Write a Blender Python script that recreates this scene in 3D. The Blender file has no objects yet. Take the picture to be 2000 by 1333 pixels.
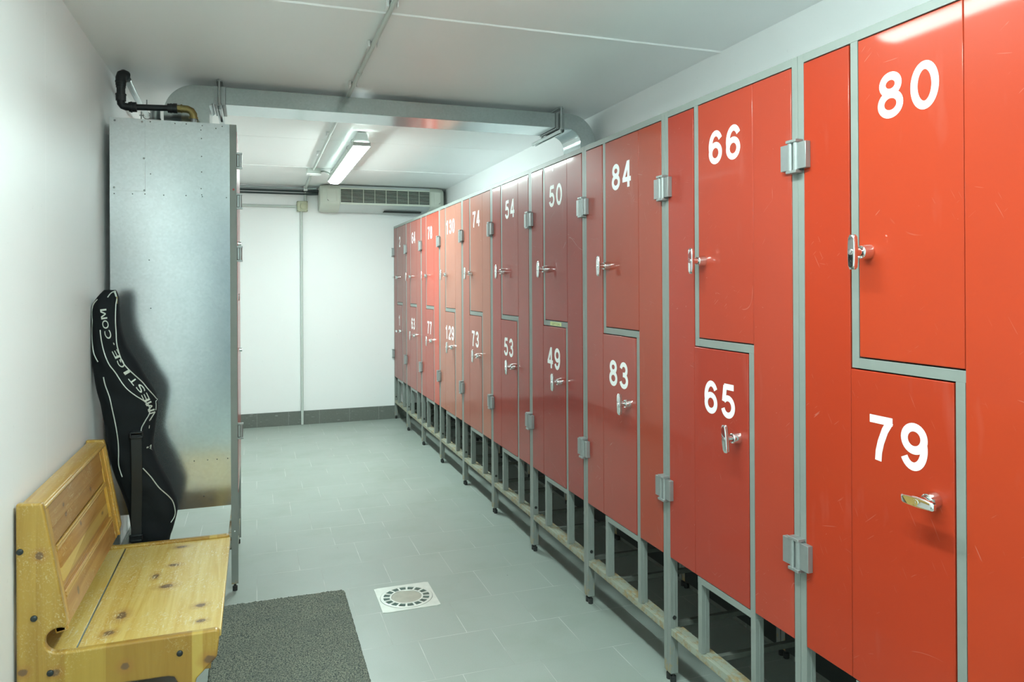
import bpy, bmesh, math, random
from mathutils import Vector, Matrix
from mathutils.bvhtree import BVHTree
PI = math.pi
random.seed(7)
scene = bpy.context.scene
COL = scene.collection

# ------------------------------------------------------------------ camera
EYE = 1.25
YAW, ROLL, PITCH, F_PX = 0.3358, -0.0052, 0.0018, 1435.3
def camera_matrix():
    def world(xr, ur, z2):
        xc = xr*math.cos(ROLL) - ur*math.sin(ROLL); u2 = xr*math.sin(ROLL) + ur*math.cos(ROLL)
        zc = z2*math.cos(PITCH) - u2*math.sin(PITCH); up = u2*math.cos(PITCH) + z2*math.sin(PITCH)
        return Vector((xc*math.cos(YAW)+zc*math.sin(YAW), -xc*math.sin(YAW)+zc*math.cos(YAW), up))
    r, u, f = world(1,0,0), world(0,1,0), world(0,0,1)
    m = Matrix((( r.x, u.x, -f.x, 0), (r.y, u.y, -f.y, 0), (r.z, u.z, -f.z, EYE), (0,0,0,1)))
    return m
cam_data = bpy.data.cameras.new('camera')
cam = bpy.data.objects.new('camera', cam_data); COL.objects.link(cam)
cam.matrix_world = camera_matrix()
cam_data.sensor_fit = 'HORIZONTAL'; cam_data.sensor_width = 36
cam_data.lens = 36*F_PX/2000
cam_data.shift_y = (551.7-666.5)/2000
cam_data.clip_start = 0.02
scene.camera = cam

# ------------------------------------------------------------------ world, exposure
world = bpy.data.worlds.new('world'); scene.world = world; world.use_nodes = True
world.node_tree.nodes['Background'].inputs[0].default_value = (0.80, 0.90, 0.86, 1)
world.node_tree.nodes['Background'].inputs[1].default_value = 0.05
scene.view_settings.view_transform = 'Standard'
scene.view_settings.look = 'None'
scene.view_settings.gamma = 1.0
scene.view_settings.use_curve_mapping = False
scene.view_settings.exposure = 2.02
LAMP_COLOUR = (0.815, 1.0, 0.96)
LAMP_STRENGTH = 27.0
NEAR_LAMP_STRENGTH = 22.0

# ------------------------------------------------------------------ room measures
XL, XR, YB, YF, CEIL = -0.559, 1.6787, 6.8252, -2.60, 2.1315
LOCKX, POST0, UW = 1.2163, 1.4216, 0.6

# ------------------------------------------------------------------ node helpers
def new_mat(name):
    m = bpy.data.materials.new(name); m.use_nodes = True
    return m, m.node_tree, m.node_tree.nodes['Principled BSDF']
def N(nt, typ, **kw):
    n = nt.nodes.new(typ)
    for k, v in kw.items():
        if k.startswith('i_'): n.inputs[k[2:].replace('_', ' ')].default_value = v
        else: setattr(n, k, v)
    return n
def L(nt, a, b): nt.links.new(a, b)
def math_n(nt, op, a, b=None, c=None, clamp=False):
    n = nt.nodes.new('ShaderNodeMath'); n.operation = op; n.use_clamp = clamp
    for i, v in enumerate((a, b, c)):
        if v is None: continue
        if isinstance(v, (int, float)): n.inputs[i].default_value = v
        else: L(nt, v, n.inputs[i])
    return n.outputs[0]
def mix_col(nt, fac, a, b, blend='MIX'):
    n = nt.nodes.new('ShaderNodeMix'); n.data_type = 'RGBA'; n.blend_type = blend
    for i, v in ((0, fac), (6, a), (7, b)):
        if isinstance(v, (int, float)): n.inputs[i].default_value = v
        elif isinstance(v, tuple): n.inputs[i].default_value = v if len(v) == 4 else (*v, 1)
        else: L(nt, v, n.inputs[i])
    return n.outputs[2]
def coords(nt, scale=(1,1,1), loc=(0,0,0), rot=(0,0,0), kind='Object'):
    tc = nt.nodes.new('ShaderNodeTexCoord'); mp = nt.nodes.new('ShaderNodeMapping')
    L(nt, tc.outputs[kind], mp.inputs[0])
    mp.inputs['Scale'].default_value = scale; mp.inputs['Location'].default_value = loc
    mp.inputs['Rotation'].default_value = rot
    return mp.outputs[0]
def noise(nt, vec, scale, detail=4, rough=0.5, dist=0.0):
    n = nt.nodes.new('ShaderNodeTexNoise'); L(nt, vec, n.inputs['Vector'])
    n.inputs['Scale'].default_value = scale; n.inputs['Detail'].default_value = detail
    n.inputs['Roughness'].default_value = rough; n.inputs['Distortion'].default_value = dist
    return n.outputs['Fac']
def band(nt, v, mid, half, soft):
    d = math_n(nt, 'ABSOLUTE', math_n(nt, 'SUBTRACT', v, mid))
    return math_n(nt, 'SUBTRACT', 1.0, math_n(nt, 'DIVIDE', math_n(nt, 'SUBTRACT', d, half), soft), clamp=True)
def thresh(nt, v, lo, hi):
    n = nt.nodes.new('ShaderNodeMapRange'); n.inputs[1].default_value = lo; n.inputs[2].default_value = hi
    L(nt, v, n.inputs[0]); return n.outputs[0]
def bump(nt, bsdf, h, strength=0.2, dist=0.001):
    b = nt.nodes.new('ShaderNodeBump'); b.inputs['Strength'].default_value = strength
    b.inputs['Distance'].default_value = dist
    L(nt, h, b.inputs['Height']); L(nt, b.outputs[0], bsdf.inputs['Normal'])
def strokes(nt, v, specs, lo=0.70, hi=0.735):
    tot = None
    for rot, across, along in specs:
        mp = nt.nodes.new('ShaderNodeMapping'); mp.vector_type = 'POINT'; L(nt, v, mp.inputs[0])
        mp.inputs['Rotation'].default_value = rot; 
        m2 = nt.nodes.new('ShaderNodeMapping'); L(nt, mp.outputs[0], m2.inputs[0]); m2.inputs['Scale'].default_value = (across, across, along)
        q = thresh(nt, noise(nt, m2.outputs[0], 1.0, 1, 0.4), lo, hi)
        tot = q if tot is None else math_n(nt, 'MAXIMUM', tot, q)
    return tot
def simple(name, col, rough=0.5, metal=0.0, var=0.06, scale=30, bmp=0.0, coat=0.0):
    m, nt, b = new_mat(name)
    v = coords(nt)
    f = noise(nt, v, scale, 5)
    dark = tuple(c*(1-var*2) for c in col)
    L(nt, mix_col(nt, f, tuple(min(1, c*(1+var)) for c in col), dark), b.inputs['Base Color'])
    b.inputs['Roughness'].default_value = rough; b.inputs['Metallic'].default_value = metal
    if coat: b.inputs['Coat Weight'].default_value = coat; b.inputs['Coat Roughness'].default_value = 0.06
    if bmp: bump(nt, b, noise(nt, v, scale*3, 6), bmp)
    return m

# ------------------------------------------------------------------ materials
def make_wall(name, seams=(), axis=1, k=1.0):
    m, nt, b = new_mat(name)
    v = coords(nt)
    f = noise(nt, v, 2.2, 5)
    col = mix_col(nt, f, (0.88*k, 0.89*k, 0.885*k, 1), (0.84*k, 0.855*k, 0.85*k, 1))
    sp = thresh(nt, noise(nt, v, 60, 2), 0.73, 0.78)
    col = mix_col(nt, math_n(nt, 'MULTIPLY', sp, 0.25), col, (0.55, 0.58, 0.56, 1))
    if seams:
        sx = nt.nodes.new('ShaderNodeSeparateXYZ'); L(nt, v, sx.inputs[0])
        tot = None
        for s in seams:
            q = band(nt, sx.outputs[axis], s, 0.0012, 0.002)
            tot = q if tot is None else math_n(nt, 'MAXIMUM', tot, q)
        col = mix_col(nt, math_n(nt, 'MULTIPLY', tot, 0.7), col, (0.93, 0.94, 0.93, 1))
    L(nt, col, b.inputs['Base Color']); b.inputs['Roughness'].default_value = 0.42
    bump(nt, b, noise(nt, v, 26, 5), 0.10, 0.002)
    return m
M = {}
M['wall'] = make_wall('white_painted_panel', (2.395, 2.965), 1)
M['wall_plain'] = make_wall('white_painted_wall')
M['ceiling'] = make_wall('painted_ceiling', k=1.06)
def make_floor():
    m, nt, b = new_mat('grey_stoneware_tiles')
    v = coords(nt); sx = nt.nodes.new('ShaderNodeSeparateXYZ'); L(nt, v, sx.inputs[0])
    h, w = 0.2675, 0.2665
    row = math_n(nt, 'DIVIDE', math_n(nt, 'SUBTRACT', sx.outputs[1], 3.078), h)
    ri = math_n(nt, 'FLOOR', row); rf = math_n(nt, 'SUBTRACT', row, ri)
    col_ = math_n(nt, 'DIVIDE', math_n(nt, 'ADD', sx.outputs[0], math_n(nt, 'MULTIPLY', ri, 0.0885)), w)
    ci = math_n(nt, 'FLOOR', col_); cf = math_n(nt, 'SUBTRACT', col_, ci)
    def edge(f):
        return math_n(nt, 'MINIMUM', f, math_n(nt, 'SUBTRACT', 1.0, f))
    e = math_n(nt, 'MINIMUM', edge(rf), edge(cf))
    g = math_n(nt, 'SUBTRACT', 1.0, math_n(nt, 'DIVIDE', math_n(nt, 'SUBTRACT', e, 0.0024), 0.0025), clamp=True)
    cmb = nt.nodes.new('ShaderNodeCombineXYZ'); L(nt, ci, cmb.inputs[0]); L(nt, ri, cmb.inputs[1])
    wn = nt.nodes.new('ShaderNodeTexWhiteNoise'); wn.noise_dimensions = '2D'; L(nt, cmb.outputs[0], wn.inputs['Vector'])
    fine = noise(nt, v, 420, 3, 0.7); big = noise(nt, v, 3.0, 5, 0.6)
    base = mix_col(nt, fine, (0.245, 0.285, 0.255, 1), (0.385, 0.437, 0.397, 1))
    base = mix_col(nt, math_n(nt, 'MULTIPLY', wn.outputs[0], 0.22), base, (0.255, 0.292, 0.264, 1))
    base = mix_col(nt, thresh(nt, big, 0.5, 0.75), base, (0.28, 0.325, 0.28, 1))
    spots = math_n(nt, 'MULTIPLY', thresh(nt, noise(nt, v, 24, 3, 0.6), 0.745, 0.76), 0.75)
    base = mix_col(nt, spots, base, (0.10, 0.105, 0.07, 1))
    gv = thresh(nt, noise(nt, v, 5, 3), 0.38, 0.6)
    grout = mix_col(nt, gv, (0.28, 0.29, 0.26, 1), (0.70, 0.72, 0.68, 1))
    L(nt, mix_col(nt, math_n(nt, 'MULTIPLY', g, 0.62), base, grout), b.inputs['Base Color'])
    L(nt, math_n(nt, 'ADD', 0.30, math_n(nt, 'MULTIPLY', big, 0.22)), b.inputs['Roughness'])
    hh = math_n(nt, 'SUBTRACT', math_n(nt, 'MULTIPLY', fine, 0.12), g)
    bump(nt, b, hh, 0.25, 0.0012)
    return m
M['floor'] = make_floor()
def make_baseboard():
    m, nt, b = new_mat('dark_baseboard_tile')
    v = coords(nt); sx = nt.nodes.new('ShaderNodeSeparateXYZ'); L(nt, v, sx.inputs[0])
    s = math_n(nt, 'ADD', sx.outputs[0], sx.outputs[1])
    q = math_n(nt, 'DIVIDE', math_n(nt, 'SUBTRACT', s, 6.8252-0.012+0.009), 0.2655)
    f = math_n(nt, 'FRACT', q)
    e = math_n(nt, 'MINIMUM', f, math_n(nt, 'SUBTRACT', 1.0, f))
    g = math_n(nt, 'SUBTRACT', 1.0, math_n(nt, 'DIVIDE', e, 0.008), clamp=True)
    base = mix_col(nt, noise(nt, v, 90, 4), (0.115, 0.13, 0.112, 1), (0.165, 0.18, 0.16, 1))
    wear = math_n(nt, 'MULTIPLY', thresh(nt, noise(nt, coords(nt, (6, 6, 60)), 2.5, 4), 0.66, 0.7), 0.6)
    base = mix_col(nt, wear, base, (0.5, 0.52, 0.5, 1))
    L(nt, mix_col(nt, math_n(nt, 'MULTIPLY', g, 0.6), base, (0.45, 0.47, 0.44, 1)), b.inputs['Base Color'])
    b.inputs['Roughness'].default_value = 0.45
    return m
M['baseboard'] = make_baseboard()

def make_door_paint():
    m, nt, b = new_mat('red_lacquered_steel')
    oi = nt.nodes.new('ShaderNodeObjectInfo')
    v = coords(nt)
    add = nt.nodes.new('ShaderNodeVectorMath'); add.operation = 'ADD'; L(nt, v, add.inputs[0])
    sc = nt.nodes.new('ShaderNodeVectorMath'); sc.operation = 'SCALE'; L(nt, oi.outputs['Location'], sc.inputs[0]); sc.inputs['Scale'].default_value = 3.7
    L(nt, sc.outputs[0], add.inputs[1]); v = add.outputs[0]
    big = noise(nt, v, 3.0, 4, 0.6)
    col = mix_col(nt, math_n(nt, 'MULTIPLY', big, 0.25), oi.outputs['Color'], (0.22, 0.025, 0.015, 1))
    # hairline scratches: short strokes in several directions, in patches
    s1 = math_n(nt, 'MULTIPLY', strokes(nt, v, (((0, 0.5, 0), 330, 16), ((0, -0.9, 0), 300, 22), ((0, 1.35, 0), 340, 14)), 0.765, 0.79), thresh(nt, noise(nt, v, 5, 3), 0.48, 0.60))
    s2 = math_n(nt, 'MULTIPLY', band(nt, noise(nt, v, 2.1, 1, 0.4, 0.2), 0.5, 0.0003, 0.0009), thresh(nt, noise(nt, v, 8, 2), 0.58, 0.63))
    chips = thresh(nt, noise(nt, v, 120, 1), 0.80, 0.81)
    s = math_n(nt, 'MAXIMUM', math_n(nt, 'MAXIMUM', s1, s2), chips)
    col = mix_col(nt, math_n(nt, 'MULTIPLY', s, 0.16), col, (0.70, 0.50, 0.42, 1))
    smear = math_n(nt, 'MULTIPLY', thresh(nt, noise(nt, coords(nt, (9, 9, 2.2)), 1.6, 3), 0.63, 0.80), 0.07)
    col = mix_col(nt, smear, col, (0.75, 0.45, 0.40, 1))
    L(nt, col, b.inputs['Base Color'])
    L(nt, math_n(nt, 'ADD', 0.30, math_n(nt, 'MULTIPLY', big, 0.14)), b.inputs['Roughness'])
    b.inputs['Specular IOR Level'].default_value = 0.14
    L(nt, oi.outputs['Alpha'], b.inputs['Coat Weight']); b.inputs['Coat Roughness'].default_value = 0.065
    bump(nt, b, noise(nt, v, 7, 2), 0.08, 0.004)
    return m
M['door'] = make_door_paint()
def make_frame(name, rust_top):
    m, nt, b = new_mat(name)
    v = coords(nt); sx = nt.nodes.new('ShaderNodeSeparateXYZ'); L(nt, v, sx.inputs[0])
    f = noise(nt, v, 18, 4)
    base = mix_col(nt, f, (0.20, 0.225, 0.205, 1), (0.245, 0.27, 0.25, 1))
    n = noise(nt, coords(nt, (1, 1, 0.6)), 38, 5, 0.65)
    low = math_n(nt, 'SUBTRACT', 1.0, math_n(nt, 'DIVIDE', sx.outputs[2], rust_top), clamp=True)
    msk = thresh(nt, math_n(nt, 'ADD', n, math_n(nt, 'MULTIPLY', math_n(nt, 'POWER', low, 2.2), 0.26)), 0.68, 0.80)
    rust = mix_col(nt, noise(nt, v, 70, 3), (0.27, 0.15, 0.05, 1), (0.40, 0.34, 0.17, 1))
    L(nt, mix_col(nt, msk, base, rust), b.inputs['Base Color'])
    b.inputs['Roughness'].default_value = 0.42
    return m
M['frame'] = make_frame('grey_green_painted_steel', 0.34)
M['old_rack'] = simple('dull_rack_steel', (0.13, 0.14, 0.12), 0.6, 0, 0.2, 40)
def make_rail():
    m, nt, b = new_mat('rusted_grey_rail')
    v = coords(nt); n = noise(nt, v, 26, 6, 0.7)
    base = mix_col(nt, noise(nt, v, 10, 3), (0.33, 0.35, 0.28, 1), (0.25, 0.27, 0.22, 1))
    rust = mix_col(nt, noise(nt, v, 90, 3), (0.16, 0.085, 0.035, 1), (0.42, 0.34, 0.17, 1))
    L(nt, mix_col(nt, thresh(nt, n, 0.46, 0.58), base, rust), b.inputs['Base Color'])
    b.inputs['Roughness'].default_value = 0.6
    return m
M['rail'] = make_rail()
def make_galv(name, rough=0.30, col=(0.66, 0.69, 0.69), strength=0.05, brushed=True):
    m, nt, b = new_mat(name)
    v = coords(nt)
    vo = nt.nodes.new('ShaderNodeTexVoronoi'); L(nt, v, vo.inputs['Vector']); vo.inputs['Scale'].default_value = 130
    sp = vo.outputs['Color']
    bw = nt.nodes.new('ShaderNodeRGBToBW'); L(nt, sp, bw.inputs[0])
    c1 = mix_col(nt, bw.outputs[0], tuple(x*0.93 for x in col), tuple(min(1, x*1.05) for x in col))
    cl = noise(nt, v, 4, 5, 0.6)
    c1 = mix_col(nt, math_n(nt, 'MULTIPLY', thresh(nt, cl, 0.50, 0.85), 0.18), c1, (0.40, 0.47, 0.53, 1))
    L(nt, c1, b.inputs['Base Color'])
    b.inputs['Metallic'].default_value = 0.92
    r = math_n(nt, 'ADD', rough-0.04, math_n(nt, 'MULTIPLY', cl, 0.10))
    L(nt, r, b.inputs['Roughness'])
    st = noise(nt, coords(nt, (3, 3, 240)), 3.0, 3)
    bump(nt, b, math_n(nt, 'ADD', math_n(nt, 'MULTIPLY', noise(nt, v, 4, 0), 0.8), math_n(nt, 'MULTIPLY', st, 0.25)), strength, 0.004)
    return m
M['galv'] = make_galv('galvanised_sheet', 0.16, (0.66, 0.705, 0.72), 0.025)
M['duct'] = make_galv('duct_sheet', 0.15, (0.50, 0.56, 0.56), 0.02)
M['zinc'] = simple('cast_zinc', (0.36, 0.39, 0.385), 0.42, 0.65, 0.06, 60, 0.05)
M['chrome'] = simple('chrome', (0.80, 0.82, 0.82), 0.07, 1.0, 0.01, 20)
M['dark_metal'] = simple('keyhole_dark', (0.05, 0.05, 0.05), 0.5)
M['white'] = simple('white_vinyl', (0.88, 0.90, 0.89), 0.45, 0, 0.01)
M['dark_hinge'] = simple('dark_hinge_steel', (0.10, 0.13, 0.13), 0.35, 0.6)
M['rubber'] = simple('black_rubber', (0.02, 0.022, 0.022), 0.5)
M['black_plastic'] = simple('black_plastic', (0.012, 0.016, 0.018), 0.38, 0, 0.05, 40, 0.03)
M['brass'] = simple('brass', (0.34, 0.27, 0.11), 0.33, 0.9, 0.12, 60, 0.1)
M['steel_pipe'] = simple('zinc_pipe', (0.50, 0.55, 0.55), 0.28, 0.85, 0.08, 30)
M['conduit'] = simple('pale_conduit', (0.56, 0.62, 0.58), 0.45, 0, 0.03)
M['clip'] = simple('white_clip', (0.85, 0.87, 0.86), 0.4, 0, 0.02)
M['ac'] = simple('ivory_plastic', (0.62, 0.66, 0.58), 0.4, 0, 0.02, 8)
M['ac_top'] = simple('pale_metal_casing', (0.66, 0.71, 0.70), 0.38, 0.1, 0.02, 8)
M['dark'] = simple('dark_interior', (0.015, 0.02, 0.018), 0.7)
M['box'] = simple('beige_switch_box', (0.50, 0.52, 0.36), 0.42, 0, 0.04)
M['insul'] = simple('dark_pipe_insulation', (0.03, 0.045, 0.045), 0.6)
M['lamp_body'] = simple('grey_lamp_housing', (0.50, 0.54, 0.52), 0.45, 0, 0.03)
M['drain'] = simple('worn_drain_steel', (0.62, 0.65, 0.60), 0.38, 0.35, 0.10, 40, 0.05)
M['drain_cup'] = simple('stained_drain_cup', (0.40, 0.40, 0.33), 0.35, 0.2, 0.16, 25, 0.05)
M['drain_water'] = simple('dark_drain_hole', (0.10, 0.17, 0.15), 0.2, 0.2, 0.2, 60)
M['bag'] = simple('black_nylon', (0.007, 0.010, 0.012), 0.75, 0, 0.15, 240, 0.25)
M['bag'].node_tree.nodes['Principled BSDF'].inputs['Specular IOR Level'].default_value = 0.22
M['piping'] = simple('silver_piping', (0.55, 0.60, 0.55), 0.4, 0.2, 0.03)
M['letter'] = simple('silver_print', (0.55, 0.60, 0.53), 0.45, 0.1, 0.03)
M['bolt'] = simple('dark_bolt_cap', (0.035, 0.045, 0.045), 0.3, 0.4, 0.2, 200, 0.2)
M['tape'] = simple('yellow_label_tape', (0.62, 0.70, 0.32), 0.5, 0, 0.1, 150)
M['ink'] = simple('label_ink', (0.20, 0.25, 0.12), 0.6)
M['pale_dot'] = simple('pale_sticker', (0.50, 0.22, 0.22), 0.35, 0, 0.05, 120)
M['red_dot'] = simple('red_plug', (0.35, 0.02, 0.02), 0.4)

def make_lamp(name, strength):
    m, nt, b = new_mat(name)
    b.inputs['Base Color'].default_value = (0.9, 0.9, 0.9, 1)
    b.inputs['Emission Color'].default_value = (*LAMP_COLOUR, 1)
    b.inputs['Emission Strength'].default_value = strength
    return m
M['glow_far'] = make_lamp('lit_diffuser_far', LAMP_STRENGTH)
M['glow_near'] = make_lamp('lit_diffuser_near', NEAR_LAMP_STRENGTH)

def make_wood(name, axis, knots=(), plane=(0, 1), light=(0.62, 0.38, 0.12), dark=(0.42, 0.22, 0.05), worn=0.0, streaks=(), boards=()):
    """axis: grain direction (0,1,2); knots: (a, b, ra, rb) in the two coordinates of `plane` (object space)."""
    m, nt, b = new_mat(name)
    tc = nt.nodes.new('ShaderNodeTexCoord'); v = tc.outputs['Object']
    sx = nt.nodes.new('ShaderNodeSeparateXYZ'); L(nt, v, sx.inputs[0])
    sc = [22.0, 22.0, 22.0]; sc[axis] = 1.3
    mp = nt.nodes.new('ShaderNodeMapping'); L(nt, v, mp.inputs[0]); mp.inputs['Scale'].default_value = sc
    g = noise(nt, mp.outputs[0], 1.6, 5, 0.6, 0.9)
    sc2 = [160.0, 160.0, 160.0]; sc2[axis] = 4.0
    mp2 = nt.nodes.new('ShaderNodeMapping'); L(nt, v, mp2.inputs[0]); mp2.inputs['Scale'].default_value = sc2
    g2 = noise(nt, mp2.outputs[0], 1.0, 3)
    col = mix_col(nt, thresh(nt, g, 0.35, 0.68), (*light, 1), (*dark, 1))
    col = mix_col(nt, math_n(nt, 'MULTIPLY', g2, 0.22), col, tuple(c*0.5 for c in dark))
    for (mid, half, colr) in streaks:
        col = mix_col(nt, math_n(nt, 'MULTIPLY', band(nt, sx.outputs[plane[1]], mid, half, 0.002), 0.8), col, (*colr, 1))
    for (mid, half, colr) in boards:
        col = mix_col(nt, math_n(nt, 'MULTIPLY', band(nt, sx.outputs[plane[0]], mid, half, 0.0015), 0.6), col, (*colr, 1))
    if knots:
        tot = None; halo = None
        for (a, bb, ra, rb) in knots:
            da = math_n(nt, 'DIVIDE', math_n(nt, 'SUBTRACT', sx.outputs[plane[0]], a), ra)
            db = math_n(nt, 'DIVIDE', math_n(nt, 'SUBTRACT', sx.outputs[plane[1]], bb), rb)
            d = math_n(nt, 'SQRT', math_n(nt, 'ADD', math_n(nt, 'MULTIPLY', da, da), math_n(nt, 'MULTIPLY', db, db)))
            tot = d if tot is None else math_n(nt, 'MINIMUM', tot, d)
        wob = math_n(nt, 'ADD', tot, math_n(nt, 'MULTIPLY', math_n(nt, 'SUBTRACT', noise(nt, v, 70, 3), 0.5), 0.9))
        halo = math_n(nt, 'SUBTRACT', 1.0, math_n(nt, 'DIVIDE', math_n(nt, 'SUBTRACT', wob, 0.8), 1.6), clamp=True)
        core = math_n(nt, 'SUBTRACT', 1.0, math_n(nt, 'DIVIDE', math_n(nt, 'SUBTRACT', wob, 0.7), 0.35), clamp=True)
        col = mix_col(nt, math_n(nt, 'MULTIPLY', halo, 0.55), col, (0.34, 0.14, 0.03, 1))
        col = mix_col(nt, math_n(nt, 'MULTIPLY', core, 0.85), col, (0.13, 0.075, 0.04, 1))
    if worn:
        s1 = strokes(nt, v, (((0.5, 0.4, 0), 200, 26), ((-0.9, 0.2, 0), 190, 30), ((1.3, -0.6, 0.4), 210, 24), ((1.57, 0, 0.5), 200, 26)), 0.665, 0.70)
        s1 = math_n(nt, 'MULTIPLY', s1, thresh(nt, noise(nt, v, 6, 4), *((0.36, 0.52) if worn > 0.7 else (0.46, 0.62))))
        s2 = math_n(nt, 'MULTIPLY', thresh(nt, noise(nt, v, 60, 5, 0.75), 0.62, 0.68), thresh(nt, noise(nt, v, 4, 3), 0.52, 0.64))
        s = math_n(nt, 'MAXIMUM', s1, math_n(nt, 'MULTIPLY', s2, 0.6))
        col = mix_col(nt, math_n(nt, 'MULTIPLY', s, worn), col, (0.70, 0.62, 0.38, 1))
    L(nt, col, b.inputs['Base Color'])
    L(nt, math_n(nt, 'ADD', 0.26, math_n(nt, 'MULTIPLY', g, 0.2)), b.inputs['Roughness'])
    b.inputs['Coat Weight'].default_value = 0.35; b.inputs['Coat Roughness'].default_value = 0.18
    bump(nt, b, g2, 0.06, 0.001)
    return m
def make_mat_pile():
    m, nt, b = new_mat('grey_mat_pile')
    v = coords(nt)
    a = noise(nt, v, 190, 3, 0.8); c = noise(nt, v, 300, 2, 0.7)
    col = mix_col(nt, thresh(nt, a, 0.44, 0.56), (0.038, 0.055, 0.056, 1), (0.25, 0.272, 0.215, 1))
    col = mix_col(nt, thresh(nt, c, 0.58, 0.64), col, (0.42, 0.42, 0.30, 1))
    col = mix_col(nt, math_n(nt, 'MULTIPLY', thresh(nt, noise(nt, v, 7, 4), 0.4, 0.7), 0.35), col, (0.10, 0.12, 0.11, 1))
    L(nt, col, b.inputs['Base Color']); b.inputs['Roughness'].default_value = 0.95
    bump(nt, b, a, 0.9, 0.004)
    return m
M['pile'] = make_mat_pile()

# ------------------------------------------------------------------ mesh helpers
class MB:
    def __init__(s): s.v = []; s.f = []
    def add(s, vs, fs):
        o = len(s.v); s.v += [tuple(p) for p in vs]; s.f += [tuple(o+i for i in f) for f in fs]; return s
    def box(s, x0, x1, y0, y1, z0, z1):
        return s.add([(x0,y0,z0),(x1,y0,z0),(x1,y1,z0),(x0,y1,z0),(x0,y0,z1),(x1,y0,z1),(x1,y1,z1),(x0,y1,z1)],
                     [(0,3,2,1),(4,5,6,7),(0,1,5,4),(1,2,6,5),(2,3,7,6),(3,0,4,7)])
    def prism(s, poly, a, b, axis='y'):
        """extrude a 2-D polygon. axis y: poly is (x,z); axis x: (y,z); axis z: (x,y)"""
        def P(p, t): return {'y': (p[0], t, p[1]), 'x': (t, p[0], p[1]), 'z': (p[0], p[1], t)}[axis]
        n = len(poly)
        return s.add([P(p, a) for p in poly]+[P(p, b) for p in poly],
                     [tuple(range(n)), tuple(range(2*n-1, n-1, -1))]+[(i, (i+1) % n, n+(i+1) % n, n+i) for i in range(n)])
    def tube(s, pts, r, n=12, cap=True, flat=1.0):
        pts = [Vector(p) for p in pts]; rs = r if isinstance(r, (list, tuple)) else [r]*len(pts)
        ref = None; vs = []
        for i, p in enumerate(pts):
            a = pts[max(0, i-1)]; b = pts[min(len(pts)-1, i+1)]; t = (b-a)
            t = t.normalized() if t.length > 1e-9 else Vector((0,0,1))
            if ref is None:
                ref = Vector((0,0,1)) if abs(t.z) < 0.9 else Vector((0,1,0))
            u = (ref - t*ref.dot(t)).normalized(); ref = u; w = t.cross(u)
            for k in range(n):
                an = 2*PI*k/n; vs.append(p + u*math.cos(an)*rs[i] + w*math.sin(an)*rs[i]*flat)
        fs = []
        for i in range(len(pts)-1):
            for k in range(n):
                fs.append((i*n+k, i*n+(k+1) % n, (i+1)*n+(k+1) % n, (i+1)*n+k))
        if cap: fs += [tuple(range(n-1, -1, -1)), tuple((len(pts)-1)*n+k for k in range(n))]
        return s.add(vs, fs)
    def cyl(s, p0, p1, r0, r1=None, n=20): return s.tube([p0, p1], [r0, r0 if r1 is None else r1], n)
    def loft(s, rings, cap=True):
        n = len(rings[0]); vs = [p for r in rings for p in r]; fs = []
        for i in range(len(rings)-1):
            for k in range(n): fs.append((i*n+k, i*n+(k+1) % n, (i+1)*n+(k+1) % n, (i+1)*n+k))
        if cap: fs += [tuple(range(n-1, -1, -1)), tuple((len(rings)-1)*n+k for k in range(n))]
        return s.add(vs, fs)
    def build(s, name, mat, parent=None, bevel=0.0, seg=2, smooth=True, angle=0.6):
        me = bpy.data.meshes.new(name); me.from_pydata(s.v, [], s.f); me.validate(); 
        bm = bmesh.new(); bm.from_mesh(me); bmesh.ops.recalc_face_normals(bm, faces=bm.faces); bm.to_mesh(me); bm.free()
        me.materials.append(mat)
        o = bpy.data.objects.new(name, me); COL.objects.link(o)
        if smooth:
            for p in me.polygons: p.use_smooth = True
            try: me.set_sharp_from_angle(angle=angle)
            except Exception: pass
        if bevel:
            md = o.modifiers.new('bevel', 'BEVEL'); md.width = bevel; md.segments = seg; md.limit_method = 'ANGLE'; md.angle_limit = 0.6
            md.harden_normals = False
        if parent: o.parent = parent
        return o
def empty(name, label, cat, loc=(0,0,0), rz=0.0, group=None):
    o = bpy.data.objects.new(name, None); COL.objects.link(o); o.empty_display_size = 0.05
    o.location = loc; o.rotation_euler = (0, 0, rz); o['label'] = label; o['category'] = cat
    if group: o['group'] = group
    return o
def tag(o, label, cat, group=None):
    o['label'] = label; o['category'] = cat
    if group: o['group'] = group
    return o
def struct(o): o['kind'] = 'structure'; return o
def arc(cx, cy, r, a0, a1, n, ry=None):
    ry = r if ry is None else ry
    return [(cx+r*math.cos(math.radians(a0+(a1-a0)*i/n)), cy+ry*math.sin(math.radians(a0+(a1-a0)*i/n))) for i in range(n+1)]
def rrect(x0, x1, y0, y1, r, n=4):
    return arc(x1-r, y1-r, r, 0, 90, n)+arc(x0+r, y1-r, r, 90, 180, n)+arc(x0+r, y0+r, r, 180, 270, n)+arc(x1-r, y0+r, r, 270, 360, n)

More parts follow.
